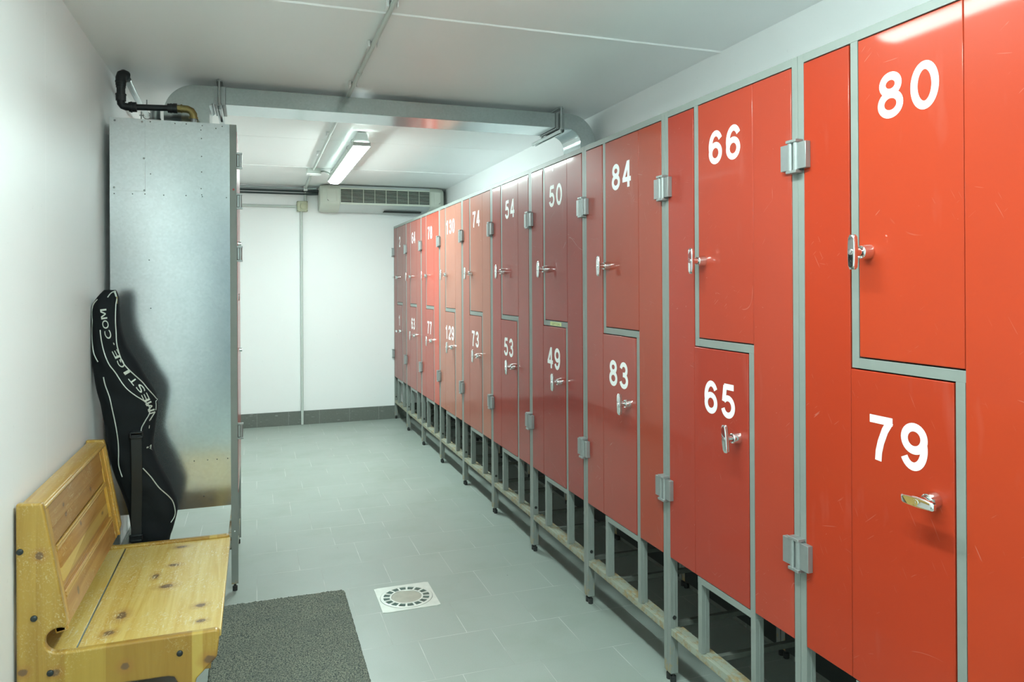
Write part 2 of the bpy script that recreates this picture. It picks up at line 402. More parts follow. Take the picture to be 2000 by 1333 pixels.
# ------------------------------------------------------------------ the room
struct(MB().box(XL-0.1, XR+0.1, YF-0.1, YB+0.1, -0.1, 0).build('floor', M['floor'], smooth=False))
struct(MB().box(XL-0.1, XR+0.1, YF-0.1, YB+0.1, CEIL, CEIL+0.1).build('ceiling', M['ceiling'], smooth=False))
struct(MB().box(XL-0.1, XL, YF-0.1, YB+0.1, 0, CEIL).build('wall_left', M['wall'], smooth=False))
struct(MB().box(XR, XR+0.1, YF-0.1, YB+0.1, 0, CEIL).build('wall_right', M['wall_plain'], smooth=False))
struct(MB().box(XL, XR, YB, YB+0.1, 0, CEIL).build('wall_back', M['wall_plain'], smooth=False))
struct(MB().box(XL, XR, YF-0.1, YF, 0, CEIL).build('wall_front', M['wall_plain'], smooth=False))
struct(MB().box(XL, XR, YB-0.010, YB, 0, 0.1222).build('baseboard_back', M['baseboard'], bevel=0.0015))
struct(MB().box(XL, XL+0.010, YF, YB-0.010, 0, 0.1222).build('baseboard_left', M['baseboard'], bevel=0.0015))
struct(MB().box(XR-0.010, XR, YF, YB-0.010, 0, 0.1222).build('baseboard_right', M['baseboard'], bevel=0.0015))
d_ = MB().box(-0.42, 0.50, YF-0.01, YF+0.025, 0.006, 2.02).build('added_door', simple('added_door_paint', (0.10, 0.15, 0.19), 0.45), bevel=0.003); struct(d_)  # dark door added behind the camera to darken the side panel's reflection
m = MB().cyl((0.42, YF+0.025, 1.02), (0.42, YF+0.075, 1.02), 0.009); m.tube([(0.42, YF+0.07, 1.02), (0.31, YF+0.07, 1.02)], 0.009, 12)
m.build('added_door_handle', M['chrome'], d_)
m = MB().box(-0.475, -0.422, YF, YF+0.03, 0.0, 2.07); m.box(0.502, 0.555, YF, YF+0.03, 0.0, 2.07); m.box(-0.422, 0.502, YF, YF+0.03, 2.022, 2.07)
struct(m.build('trim_5', M['frame'], bevel=0.002))  # casing of the added door
# painted joint ridges of the ceiling panels
for i, (y, w, h) in enumerate(((0.05, 0.016, 0.005), (2.383, 0.016, 0.005), (4.60, 0.006, 0.0012), (5.70, 0.010, 0.003))):
    m = MB(); rnd = random.Random(i); n = 60; rings = []
    for k in range(n+1):
        x = XL+(XR-XL)*k/n; ww = w*(0.9+0.25*rnd.random()); hh = h*(0.85+0.3*rnd.random())
        rings.append([(x, y-ww/2, CEIL+0.001), (x, y-ww*0.28, CEIL-hh), (x, y+ww*0.28, CEIL-hh), (x, y+ww/2, CEIL+0.001)])
    struct(m.loft(rings).build('trim_%d' % (i+1), M['ceiling']))

# ------------------------------------------------------------------ numerals (strokes of a bold grotesque)
def digit_strokes(d):
    T = 0.165
    if d == '0': return [(arc(0.31, 0.5, 0.225, 90, 450, 40, 0.42), True)]
    if d == '1': return [([(0.37, 0.0), (0.37, 1.0)], False), ([(0.12, 0.755), (0.24, 0.775), (0.31, 0.83), (0.345, 0.93)], False)]
    if d == '2': return [(arc(0.31, 0.685, 0.215, 178, -22, 22, 0.24)+[(0.46, 0.53), (0.36, 0.41), (0.22, 0.28), (0.125, 0.15), (0.10, 0.06)], False), ([(0.03, 0.08), (0.57, 0.08)], False)]
    if d == '3': return [(arc(0.30, 0.715, 0.195, 170, -75, 22, 0.205)+[(0.24, 0.52)], False), ([(0.24, 0.525)]+arc(0.30, 0.30, 0.225, 80, -168, 24, 0.225), False)]
    if d == '4': return [([(0.43, 0.0), (0.43, 1.0)], False), ([(0.40, 0.95), (0.10, 0.33)], False), ([(0.025, 0.30), (0.60, 0.30)], False)]
    if d == '5': return [([(0.15, 0.92), (0.55, 0.92)], False), ([(0.19, 0.95), (0.13, 0.47)], False), (arc(0.305, 0.33, 0.22, 140, -165, 26, 0.255), False)]
    if d == '6': return [(arc(0.315, 0.325, 0.215, 90, 450, 36, 0.245), True), (arc(0.335, 0.53, 0.235, 32, 200, 24, 0.39), False)]
    if d == '7': return [([(0.03, 0.92), (0.58, 0.92)], False), ([(0.53, 0.93), (0.40, 0.70), (0.30, 0.42), (0.25, 0.20), (0.235, 0.0)], False)]
    if d == '8': return [(arc(0.31, 0.735, 0.185, 90, 450, 32, 0.185), True), (arc(0.31, 0.30, 0.22, 90, 450, 36, 0.22), True)]
    if d == '9':
        return [([(0.62-x, 1-y) for x, y in st], c) for st, c in digit_strokes('6')]
def number_mb(text, h, x0, z0, y, pitch=0.76, t=0.178):
    """flat vinyl numerals of height h, lower left corner (x0, z0), standing on the plane y, facing -y"""
    m = MB()
    for i, ch in enumerate(text):
        ox = x0 + i*pitch*h*1.15
        if ch == '1' : ox -= 0.05*h
        for si, (pts, closed) in enumerate(digit_strokes(ch)):
            P = [Vector((p[0]*1.15, p[1])) for p in pts]; n = len(P); hw = t/2
            left, right = [], []
            for k in range(n):
                if closed: a, b = P[(k-1) % (n-1)], P[(k+1) % (n-1)]
                else: a, b = P[max(0, k-1)], P[min(n-1, k+1)]
                d = (b-a).normalized(); nrm = Vector((-d.y, d.x))
                left.append(P[k]+nrm*hw); right.append(P[k]-nrm*hw)
            yy = y - 0.0004 - 0.00006*si
            q = lambda v: (ox+v.x*h, yy, z0+v.y*h)
            vs = [q(v) for v in left]+[q(v) for v in right]
            m.add(vs, [(k, k+1, n+k+1, n+k) for k in range(n-1)])
    return m

# ------------------------------------------------------------------ Z-lockers
DZ0 = 0.395
def l_door_upper(top=1.766, step=1.087, y0=-0.0012, y1=0.014):
    m = MB()
    m.box(0.1865, 0.4326, y0, y1, step+0.003, top-0.003)
    m.box(0.4336, 0.5785, y0, y1, DZ0, top-0.003)
    return m
def l_door_lower(top=1.766, step=1.065, y0=-0.0012, y1=0.014):
    m = MB()
    m.box(0.0215, 0.1605, y0, y1, DZ0, top-0.003)
    m.box(0.1615, 0.4095, y0, y1, DZ0, step-0.003)
    return m
def handle_mb(cx, cz, rot=0.0, y=-0.0012):
    m = MB()
    prof = [(0.0165, 0.0), (0.0165, 0.004), (0.0135, 0.021), (0.0115, 0.0225), (0.0105, 0.020)]
    rings = [[(cx+r*math.cos(2*PI*k/24), y-d, cz+r*math.sin(2*PI*k/24)) for k in range(24)] for r, d in prof]
    m.loft(rings)
    m.cyl((cx, y-0.018, cz), (cx, y-0.038, cz), 0.0085, n=18)
    out = []
    for s in range(0, 24):
        a = 2*PI*s/24; 
    half = [(0.0055, 0.0365), (0.0080, 0.0335), (0.0092, 0.020), (0.0100, 0.0), (0.0092, -0.020), (0.0080, -0.0335), (0.0055, -0.0365)]
    poly = half + [(-x, z) for x, z in reversed(half)]
    c, s_ = math.cos(rot), math.sin(rot)
    def ring(k, d): return [(cx+(x*c-z*s_)*k, y-d, cz+(x*s_+z*c)*k) for x, z in poly]
    m.loft([ring(0.93, 0.0365), ring(1.0, 0.039), ring(1.0, 0.0445), ring(0.86, 0.0475)])
    m.cyl((cx, y-0.047, cz), (cx, y-0.0488, cz), 0.0062, n=18)
    m.box(cx-0.0007, cx+0.0007, y-0.0493, y-0.0485, cz-0.003, cz+0.003)
    return m
def hinge_mb(x, z, side, y=-0.0012, h=0.031):
    """side +1: leaf reaches to +x from the pin; -1: to -x"""
    m = MB()
    xa, xb = (x+0.004*side, x+0.043*side)
    m.box(min(xa, xb), max(xa, xb), y-0.014, y, z-h, z+h)
    px = x+0.0090*side
    m.cyl((px, y-0.012, z-h-0.002), (px, y-0.012, z+h+0.002), 0.0068, n=16)
    for s in (-1, 1):
        m.box(px-0.0085, px+0.0085, y-0.0205, y+0.003, z+s*(h+0.005)-0.0035, z+s*(h+0.005)+0.0035)
    return m
def legs_and_frame(root, top, depth, rack=True):
    m = MB()
    zt = top
    m.box(0.0005, 0.020, 0.0, 0.026, 0.030, zt); m.box(0.580, 0.5995, 0.0, 0.026, 0.030, zt)
    m.box(0.020, 0.580, 0.0, 0.026, zt-0.020, zt)
    s1, s0 = zt-0.699, zt-0.721
    m.box(0.164, 0.184, 0.0, 0.022, s0, zt-0.020)
    m.box(0.184, 0.434, 0.0, 0.022, s0, s1)
    m.box(0.4125, 0.432, 0.0, 0.022, DZ0-0.020, s0)
    m.box(0.170, 0.4125, 0.0, 0.022, DZ0-0.021, DZ0-0.002)
    m.box(0.0195, 0.0207, 0.012, 0.017, 0.032, DZ0); m.box(0.5793, 0.5805, 0.012, 0.017, 0.032, DZ0)
    m.build('frame', M['frame'], root, bevel=0.0012)
    m = MB().box(0.171, 0.190, 0.0, 0.026, 0.172, DZ0-0.019); m.box(0.1895, 0.1907, 0.012, 0.017, 0.174, DZ0-0.022)
    m.build('inner_leg', M['frame'], root, bevel=0.0012)
    m = MB().box(0.4135, 0.4325, 0.0, 0.026, 0.172, DZ0-0.019); m.box(0.432, 0.4332, 0.012, 0.017, 0.174, DZ0-0.022)
    m.build('inner_leg', M['frame'], root, bevel=0.0012)
    for x0 in (0.0015, 0.5785):
        MB().box(x0, x0+0.020, depth-0.028, depth-0.002, 0.030, DZ0+0.02).build('rear_leg', M['frame'], root, bevel=0.001)
    m = MB().box(0.020, 0.580, 0.001, 0.006, 0.150, 0.172); m.box(0.020, 0.580, 0.006, 0.045, 0.166, 0.171); m.box(0.020, 0.580, 0.014, 0.030, 0.171, 0.1735)
    m.build('front_rail', M['rail'], root, bevel=0.0008)
    m = MB().box(0.0215, 0.5785, depth-0.045, depth-0.028, 0.150, 0.172)
    for x0, x1 in ((0.192, 0.208), (0.562, 0.578)) if rack else ():
        m.box(x0, x1, 0.045, depth-0.045, 0.150, 0.166)
    m.build('shoe_rack', M['old_rack'], root, bevel=0.0008)
    for x, y in ((0.011, 0.013), (0.589, 0.013), (0.0115, depth-0.015), (0.5885, depth-0.015)):
        m = MB().cyl((x, y, 0), (x, y, 0.020), 0.0095, n=14); m.cyl((x, y, 0.018), (x, y, 0.031), 0.005, n=10)
        m.build('foot', M['rubber'], root, bevel=0.001)
    for xa, xb in ((0.0195, 0.023), (0.577, 0.5805)):
        MB().cyl((xa, 0.013, 0.205), (xb, 0.013, 0.205), 0.0062, n=14).build('bolt', M['rubber'], root)
def cabinet_body(root, top, depth, z0=DZ0, shade_back=True):
    if shade_back: MB().box(0.0015, 0.5985, depth-0.0265, depth-0.0245, 0.032, z0-0.005).build('shade_board', M['dark'], root)  # near-black board added to darken the gap under the locker
    m = MB()
    t = 0.0012
    m.box(0.0015, 0.0015+t, 0.026, depth, z0, top); m.box(0.5985-t, 0.5985, 0.026, depth, z0, top)
    m.box(0.0027, 0.5973, 0.026, depth, top-t, top);     m.box(0.0027, 0.5973, depth-t, depth, z0, top-t)
    m.build('cabinet_shell', M['galv'], root)
    MB().box(0.0027, 0.5973, 0.0265, depth-0.0015, z0-0.004, z0-0.0005).build('floor_sheet', M['dark'], root)  # underside coloured near-black so the space below looks shaded
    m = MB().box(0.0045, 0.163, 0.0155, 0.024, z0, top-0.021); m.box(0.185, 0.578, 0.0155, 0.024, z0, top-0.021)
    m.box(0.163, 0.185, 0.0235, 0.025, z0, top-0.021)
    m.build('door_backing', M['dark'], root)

UNITS = [('80', '79', (0.46, 0.048, 0.015), (0.42, 0.040, 0.013), 0.0, PI/2, 'nearest locker of the right hand row, bright orange red doors numbered 80 and 79'),
         ('66', '65', (0.41, 0.054, 0.028), (0.37, 0.044, 0.025), 0.0, 0.12, 'red steel locker with doors numbered 66 and 65'),
         ('84', '83', (0.35, 0.055, 0.026), (0.34, 0.042, 0.024), 0.0, 0.03, 'brick red steel locker with doors numbered 84 and 83'),
         ('50', '49', (0.29, 0.026, 0.018), (0.30, 0.027, 0.018), 0.0, 0.03, 'dark crimson locker numbered 50 and 49 with a yellow tape label'),
         ('54', '53', (0.31, 0.034, 0.022), (0.32, 0.034, 0.022), 0.0, 0.05, 'dark crimson locker with doors numbered 54 and 53'),
         ('74', '73', (0.4, 0.15, 0.1), (0.37, 0.12, 0.085), 0.0, 0.04, 'faded salmon red locker with doors numbered 74 and 73'),
         ('130', '129', (0.44, 0.19, 0.135), (0.42, 0.17, 0.12), 0.0, 0.0, 'faded salmon pink locker with doors numbered 130 and 129'),
         ('78', '77', (0.54, 0.085, 0.05), (0.4, 0.075, 0.05), 0.0, 0.05, 'vivid red locker with doors numbered 78 and 77'),
         ('64', '63', (0.34, 0.085, 0.06), (0.33, 0.075, 0.055), 0.0, 0.02, 'dull red locker with doors numbered 64 and 63'),
         ('2', '1', (0.23, 0.085, 0.07), (0.25, 0.065, 0.052), PI/2, PI/2, 'farthest locker by the back wall, brownish red doors numbered 2 and 1')]
GLOSS = [(0.20, 0.22), (0.25, 0.30), (0.35, 0.7), (0.5, 0.45), (0.5, 0.4), (0.3, 0.3), (0.25, 0.25), (0.3, 0.3), (0.3, 0.3), (0.25, 0.25)]
DEPTH = XR - LOCKX - 0.004
H_RIGHT = 1.786
def make_unit(depth, top, dz=0.0, hinge_z=(1.547, 0.607)):
    root = empty('locker', 'x', 'locker')
    legs_and_frame(root, top, depth)
    cabinet_body(root, top, depth)
    return root
def children(o): return [c for c in bpy.data.objects if c.parent == o]
def copy_tree(o, parent=None):
    c = o.copy(); COL.objects.link(c); c.parent = parent
    for ch in children(o): copy_tree(ch, c)
    return c
proto = make_unit(DEPTH, H_RIGHT)
up_door = l_door_upper(1.766, 1.087).build('upper_door', M['door'], proto, bevel=0.0017, seg=3)
lo_door = l_door_lower(1.766, 1.065).build('lower_door', M['door'], proto, bevel=0.0017, seg=3)
for z in (1.547, 0.607):
    hinge_mb(0.600, z, -1).build('hinge', M['zinc'], up_door, bevel=0.0008)
    hinge_mb(0.000, z, 1).build('hinge', M['zinc'], lo_door, bevel=0.0008)
roots = [proto]
for i in range(1, len(UNITS)): roots.append(copy_tree(proto))
for i, (na, nb, ca, cb, ra, rb, lab) in enumerate(UNITS):
    r = roots[i]
    r.location = (LOCKX, POST0+UW*i, 0); r.rotation_euler = (0, 0, -PI/2)
    r['label'] = lab; r['group'] = 'red Z-shaped lockers along the right wall'
    for d in children(r):
        nm = d.name.split('.')[0]
        if nm == 'upper_door':
            d.color = (*ca, GLOSS[i][0])
            handle_mb(0.212, 1.312, ra).build('handle', M['chrome'], d, bevel=0.0006)
            w = (len(na)-1)*0.76*0.092*1.15 + 0.062*0.92*1.15
            if len(na) == 3: w -= 0.01
            number_mb(na, 0.092, 0.311-w/2-(0.0 if len(na) < 3 else 0.004), 1.582, -0.0013).build('number', M['white'], d, smooth=False)
        if nm == 'lower_door':
            d.color = (*cb, GLOSS[i][1])
            handle_mb(0.368, 0.835, rb).build('handle', M['chrome'], d, bevel=0.0006)
            w = (len(nb)-1)*0.76*0.092*1.15 + 0.062*0.92*1.15
            number_mb(nb, 0.092, 0.283-w/2, 0.880, -0.0013).build('number', M['white'], d, smooth=False)
# tape label and pale round sticker on the dark locker 50
t = MB().box(0.243, 0.366, -0.0006, 0.0002, 1.0675, 1.0835).build('label_tape', M['tape'], roots[3]); 
def text_mesh(s, size):
    cu = bpy.data.curves.new('t', 'FONT'); cu.body = s; cu.size = size; cu.offset = size*0.004
    o = bpy.data.objects.new('t', cu); COL.objects.link(o)
    me = bpy.data.meshes.new_from_object(o.evaluated_get(bpy.context.evaluated_depsgraph_get()))
    vs = [tuple(v.co) for v in me.vertices]; fs = [tuple(p.vertices) for p in me.polygons]
    bpy.data.objects.remove(o); bpy.data.curves.remove(cu); bpy.data.meshes.remove(me)
    return vs, fs
vs, fs = text_mesh('LEFTON', 0.014)
w = max(v[0] for v in vs)
MB().add([(0.262+v[0]*0.085/w, -0.0009, 1.0705+v[1]) for v in vs], fs).build('label_writing', M['ink'], t, smooth=False)
for d in children(roots[3]):
    if d.name.split('.')[0] == 'upper_door':
        MB().cyl((0.282, -0.0013, 1.745), (0.282, -0.0018, 1.745), 0.011, n=24).build('round_sticker', M['pale_dot'], d)

# ------------------------------------------------------------------ taller locker on the left, seen from its galvanised side
CX, CY, CTOP, CDEP = -0.071, 3.205, 1.905, 0.460
lk = empty('locker', 'tall locker by the left wall with galvanised side, behind the wooden bench', 'locker', (CX, CY, 0), PI/2)
legs_and_frame(lk, CTOP, CDEP, False)
cabinet_body(lk, CTOP, CDEP, DZ0, False)
d1 = l_door_upper(CTOP-0.020, CTOP-0.699).build('upper_door', M['door'], lk, bevel=0.0022, seg=3); d1.color = (0.42, 0.05, 0.04, 0.5)
d2 = l_door_lower(CTOP-0.020, CTOP-0.721).build('lower_door', M['door'], lk, bevel=0.0022, seg=3); d2.color = (0.42, 0.05, 0.04, 0.5)
for dd, lx, lz in ((d1, 0.212, 1.43), (d2, 0.368, 0.955)): MB().cyl((lx, -0.0012, lz), (lx, -0.012, lz), 0.010, 0.0085, n=20).build('lock', M['chrome'], dd)
for z in (1.760, 1.594, 1.378, 0.651): hinge_mb(0.004, z, 1, h=0.024).build('hinge', M['zinc'], d2, bevel=0.0008)
# side sheet (local x<0 side), with rivets and a patch plate; local y = depth from the front
m = MB().box(-0.0015, 0.0008, 0.0265, CDEP, 0.355, CTOP); m.box(-0.0015, 0.010, CDEP, CDEP+0.0015, 0.355, CTOP)
sp = m.build('side_panel', M['galv'], lk)
MB().box(-0.0030, -0.0015, 0.337, CDEP+0.001, 1.620, CTOP-0.001).build('patch_plate', M['galv'], sp, bevel=0.0005)
rv = MB()
for X, Z in [(-.389,1.896),(-.3,1.895),(-.259,1.896),(-.2,1.893),(-.149,1.885),(-.125,1.895),(-.205,1.875),(-.203,1.841),(-.203,1.769),(-.203,1.706),(-.205,1.639),(-.203,1.614),(-.201,1.607),(-.261,1.609),(-.342,1.608),(-.409,1.61),(-.453,1.609),(-.517,1.608),(-.11,1.606),(-.389,1.69),(-.11,.545),(-.15,.545),(-.185,.545),(-.235,.545),(-.2,.40),(-.395,1.35),(-.39,1.16)]:
    d = CX - X
    rv.cyl((-0.0014, d, Z), (-0.0021, d, Z), 0.0021, n=10)
rv.build('rivets', M['dark_metal'], sp)
sc = MB()
for X, Z in [(-.514,1.893),(-.418,1.894),(-.412,1.75),(-.517,1.632),(-.411,1.624)]:
    sc.cyl((-0.0029, CX-X, Z), (-0.0046, CX-X, Z), 0.0042, 0.0026, n=12)
sc.build('screws', M['zinc'], sp)
MB().box(-0.0012, 0.0008, 0.0, 0.0262, 0.031, CTOP).build('side_post', M['frame'], lk, bevel=0.0006)
dm = MB(); dm.cyl((-0.0008, 0.012, 1.640), (-0.0013, 0.012, 1.640), 0.0042, n=14)
dm.build('red_plug', M['red_dot'], lk)
wm = MB(); wm.cyl((-0.0008, 0.013, 0.246), (-0.0024, 0.013, 0.246), 0.0028, n=12)
wm.build('white_plug', M['white'], lk)

# ------------------------------------------------------------------ wooden bench
BX, BY = -0.552, 2.080
KN_END = [(0.050, 0.590, 0.011, 0.010), (0.014, 0.310, 0.011, 0.010), (0.082, 0.298, 0.012, 0.009), (0.236, 0.287, 0.011, 0.010), (0.435, 0.27, 0.016, 0.012)]
M['wood_end'] = make_wood('pine_end_panel', 2, KN_END, (0, 2), (0.48, 0.30, 0.055), (0.36, 0.20, 0.026), worn=0.38, boards=((0.165, 0.06, (0.44, 0.29, 0.05)), (0.292, 0.098, (0.30, 0.155, 0.018)), (0.405, 0.012, (0.55, 0.40, 0.09))))
KN_SEAT = [(-.254+.552,.553,.016,.012),(-.259+.552,.376,.02,.016),(-.354+.552,.200,.014,.026),(-.368+.552,.096,.014,.016),(-.152+.552,.196,.015,.013),(-.144+.552,.091,.013,.010),(-.25+.552,.727,.02,.012),(-.498+.552,.675,.012,.008),(-.30+.552,.47,.010,.02)]
M['wood_seat'] = make_wood('pine_seat', 1, KN_SEAT, (0, 1), (0.72, 0.55, 0.18), (0.60, 0.38, 0.07), worn=0.8)
KN_BACK = [(.21,.655,.010,.006),(.225,.625,.012,.008),(.532,.613,.010,.007),(.33,.585,.010,.006),(.57,.575,.014,.006),(.19,.425,.012,.012),(.62,.51,.014,.005),(.165,.575,.012,.007),(.35,.56,.008,.006)]
M['wood_back'] = make_wood('pine_backrest', 1, KN_BACK, (1, 2), (0.52, 0.28, 0.062), (0.37, 0.17, 0.032), worn=0.4, streaks=((0.505, 0.016, (0.66, 0.47, 0.13)),))
M['wood_rail'] = make_wood('pine_rail', 1, [(0.3, 0.69, 0.02, 0.004)], (1, 2), (0.58, 0.37, 0.09), (0.46, 0.25, 0.045), worn=0.5)
M['wood_knot'] = make_wood('pine_moulding', 2, (), (0, 2), (0.60, 0.35, 0.055), (0.46, 0.23, 0.03), worn=0.4)
bench = empty('bench', 'worn pine bench with slanted panelled backrest against the left wall', 'bench', (BX, BY, 0))
LEN = 0.800
def end_outline():
    o = [(0.0, 0.0), (0.0, 0.720), (0.055, 0.717)]
    o += [(0.061, 0.690), (0.107, 0.420)]
    o += arc(0.090, 0.376, 0.030, 62, 262, 12)          # round notch behind the seat
    o += [(0.12, 0.3445), (0.42, 0.3445)]
    o += [(0.452, 0.345), (0.460, 0.338), (0.452, 0.272), (0.402, 0.224), (0.385, 0.12), (0.395, 0.0), (0.335, 0.0)]
    o += [(0.345, 0.12)] + [(0.357, 0.222), (0.350, 0.238), (0.335, 0.242)] + [(0.15, 0.246), (0.10, 0.22), (0.085, 0.12), (0.075, 0.0)]
    return o
for y0 in (0.0, LEN-0.022):
    e = MB().prism(end_outline(), y0, y0+0.022, 'y').build('end_panel', M['wood_end'], bench, bevel=0.0075, seg=4)
    s = -1 if y0 == 0 else 1; yy = y0 if s < 0 else y0+0.022
    for bx, bz in ((0.009, 0.604), (0.038, 0.438), (0.072, 0.299), (0.363, 0.298)):
        pr = [(0.0078, 0.0), (0.0074, 0.0022), (0.0052, 0.0042), (0.002, 0.005)]
        MB().loft([[(bx+r*math.cos(2*PI*k/18), yy+s*d, bz+r*math.sin(2*PI*k/18)) for k in range(18)] for r, d in pr]).build('bolt', M['bolt'], e)
# slanted moulding on the inner face of each end panel
# seat: fixed rear board, hinged lid, hinge strip, front apron
MB().box(0.002, 0.1195, 0.0225, LEN-0.0225, 0.316, 0.336).build('seat_back_board', M['wood_seat'], bench, bevel=0.0015)
MB().box(0.1225, 0.462, 0.0225, LEN-0.0225, 0.316, 0.336).build('seat_lid', M['wood_seat'], bench, bevel=0.003, seg=3)
m = MB().box(0.1193, 0.1227, 0.0226, LEN-0.0226, 0.318, 0.3335)
m.tube([(0.121, 0.0226, 0.3345), (0.121, LEN-0.0226, 0.3345)], 0.0016, 8)
m.build('hinge_strip', M['dark_hinge'], bench)
MB().box(0.418, 0.436, 0.0225, LEN-0.0225, 0.235, 0.3155).build('apron', M['wood_rail'], bench, bevel=0.002)
MB().box(0.02, 0.038, 0.0225, LEN-0.0225, 0.235, 0.3155).build('rear_rail', M['wood_rail'], bench, bevel=0.002)
# backrest: slanted frame (s runs down the slope)
A = Vector((0.0495, 0.0, 0.700)); B = Vector((0.1015, 0.0, 0.390)); SD = (B-A).normalized(); SL = (B-A).length
NRM = Vector((-SD.z, 0, SD.x)); NRM = NRM if NRM.x > 0 else -NRM
def slab(m, y0, y1, s0, s1, d0, d1):
    def P(y, s, d): q = A + SD*s + NRM*d; return (q.x, y, q.z)
    vs = [P(y0,s0,d0),P(y1,s0,d0),P(y1,s1,d0),P(y0,s1,d0),P(y0,s0,d1),P(y1,s0,d1),P(y1,s1,d1),P(y0,s1,d1)]
    m.add(vs, [(0,3,2,1),(4,5,6,7),(0,1,5,4),(1,2,6,5),(2,3,7,6),(3,0,4,7)]); return m
back = slab(MB(), 0.0755, LEN-0.0755, 0.1135, SL-0.0785, -0.022, -0.009).build('backrest', M['wood_back'], bench, bevel=0.0015)
for y0, y1 in ((0.0225, 0.075), (LEN-0.075, LEN-0.0225)):
    slab(MB(), y0, y1, 0.0, SL, -0.022, 0.0).build('stile', M['wood_knot'], back, bevel=0.002)
slab(MB(), 0.0755, LEN-0.0755, 0.004, 0.070, -0.022, -0.0005).build('top_rail', M['wood_back'], back, bevel=0.002)
slab(MB(), 0.0755, LEN-0.0755, SL-0.078, SL, -0.022, -0.0005).build('bottom_rail', M['wood_back'], back, bevel=0.002)
slab(MB(), 0.0755, LEN-0.0755, 0.0705, 0.113, -0.022, -0.003).build('plank', M['wood_back'], back, bevel=0.0015)
# raised panel with sloping border
def P3(y, s, d): q = A + SD*s + NRM*d; return (q.x, y, q.z)
ya, yb, sa, sb = 0.100, LEN-0.100, 0.136, SL-0.094
MB().loft([[P3(ya-.016,sa-.014,-.0088),P3(yb+.016,sa-.014,-.0088),P3(yb+.016,sb+.010,-.0088),P3(ya-.016,sb+.010,-.0088)],
           [P3(ya,sa,-.003),P3(yb,sa,-.003),P3(yb,sb,-.003),P3(ya,sb,-.003)]]).build('raised_panel', M['wood_back'], back, bevel=0.0008)
for (s0, hgt, ty) in ((0.115, 0.003, 0), (SL-0.0775, 0.0035, 1)):
    m = MB()
    for j in range(2):
        sc_ = s0+0.004+j*0.008
        m.tube([P3(0.078, sc_, -0.0015), P3(LEN-0.078, sc_, -0.0015)], 0.0038, 10)
    m.build('moulding', M['wood_rail'], back)
# cap rail with a rounded front bead
m = MB().prism([(0.004, 0.690), (0.004, 0.712), (0.046, 0.712), (0.053, 0.708), (0.056, 0.700), (0.052, 0.690)], 0.0225, LEN-0.0225, 'y')
m.tube([(0.0530, 0.0225, 0.700), (0.0530, LEN-0.0225, 0.700)], 0.0070, 12)
m.build('cap_rail', M['wood_rail'], bench, bevel=0.001)
for y0 in (0.0225, LEN-0.0225-0.010):
    slab(MB(), y0, y0+0.012, -0.002, SL+0.003, -0.024, 0.005).build('edge_moulding', M['wood_knot'], bench, bevel=0.0035, seg=3)

# ------------------------------------------------------------------ black padded bag leaning in the corner
ROWS = [(1.234,-.532,-.493),(1.224,-.544,-.486),(1.203,-.559,-.483),(1.171,-.574,-.481),(1.131,-.579,-.481),(1.085,-.578,-.475),(1.056,-.578,-.466),(1.016,-.576,-.453),(.979,-.573,-.43),(.941,-.568,-.41),(.898,-.563,-.391),(.853,-.555,-.363),(.818,-.545,-.352),(.785,-.54,-.352),(.739,-.532,-.358),(.685,-.524,-.365),(.645,-.519,-.372),(.586,-.51,-.355),(.532,-.495,-.328),(.488,-.478,-.309),(.422,-.458,-.284),(.392,-.451,-.284),(.329,-.444,-.299),(.287,-.441,-.313),(.20,-.435,-.325),(.10,-.43,-.33),(.035,-.425,-.335),(.012,-.41,-.35)]
KB = 3.00/3.08
BAGY = 3.005
bag = empty('ski_bag', 'tall black padded bag with silver piping leaning in the corner behind the bench', 'bag', (-0.42, BAGY, 0))
OFF = Vector((0.42, -BAGY, 0))
rings = []
def interp(z):
    zz = [r[0] for r in ROWS]
    for i in range(len(ROWS)-1):
        if zz[i] >= z >= zz[i+1]:
            t_ = (zz[i]-z)/(zz[i]-zz[i+1]); t2 = t_
            return tuple(ROWS[i][k]*(1-t2)+ROWS[i+1][k]*t2 for k in (1, 2))
NZ, NA = 90, 40
zs = [1.234-(1.234-0.012)*i/NZ for i in range(NZ+1)]
sm = [interp(z) for z in zs]
for _ in range(2):
    sm = [sm[0]]+[tuple((sm[i-1][k]+2*sm[i][k]+sm[i+1][k])/4 for k in (0, 1)) for i in range(1, NZ)]+[sm[-1]]
for i, z in enumerate(zs):
    xl, xr = sm[i]; xl *= KB; xr *= KB; xl = max(xl, -0.5555)
    zz = EYE+(z-EYE)*KB
    if z < 0.30: zz = (EYE+(0.30-EYE)*KB)*(z-0.012)/(0.288)+0.004
    t_ = i/NZ
    dep = 0.030+0.022*min(1, t_*6) + 0.008*math.sin(t_*PI)
    if t_ < 0.03: dep *= 0.55+0.45*t_/0.03
    if z < 0.06: dep *= 0.75
    cx, hw = (xl+xr)/2, (xr-xl)/2
    ring = []
    for k in range(NA):
        a = 2*PI*k/NA; c, s = math.cos(a), math.sin(a)
        e = 0.72
        x = cx+hw*math.copysign(abs(c)**e, c); y = BAGY+dep*math.copysign(abs(s)**e, s)
        wr = 0.0022*math.sin(7*a+z*31)+0.0018*math.sin(z*68+3*a)
        if hw > 0.03: y += wr*abs(s)
        ring.append((x+OFF.x, y+OFF.y, zz))
    rings.append(ring)
bm_ = MB().loft(rings)
body = bm_.build('bag_body', M['bag'], bag, angle=1.2)
bvh = BVHTree.FromPolygons([Vector(v) for v in bm_.v], bm_.f)
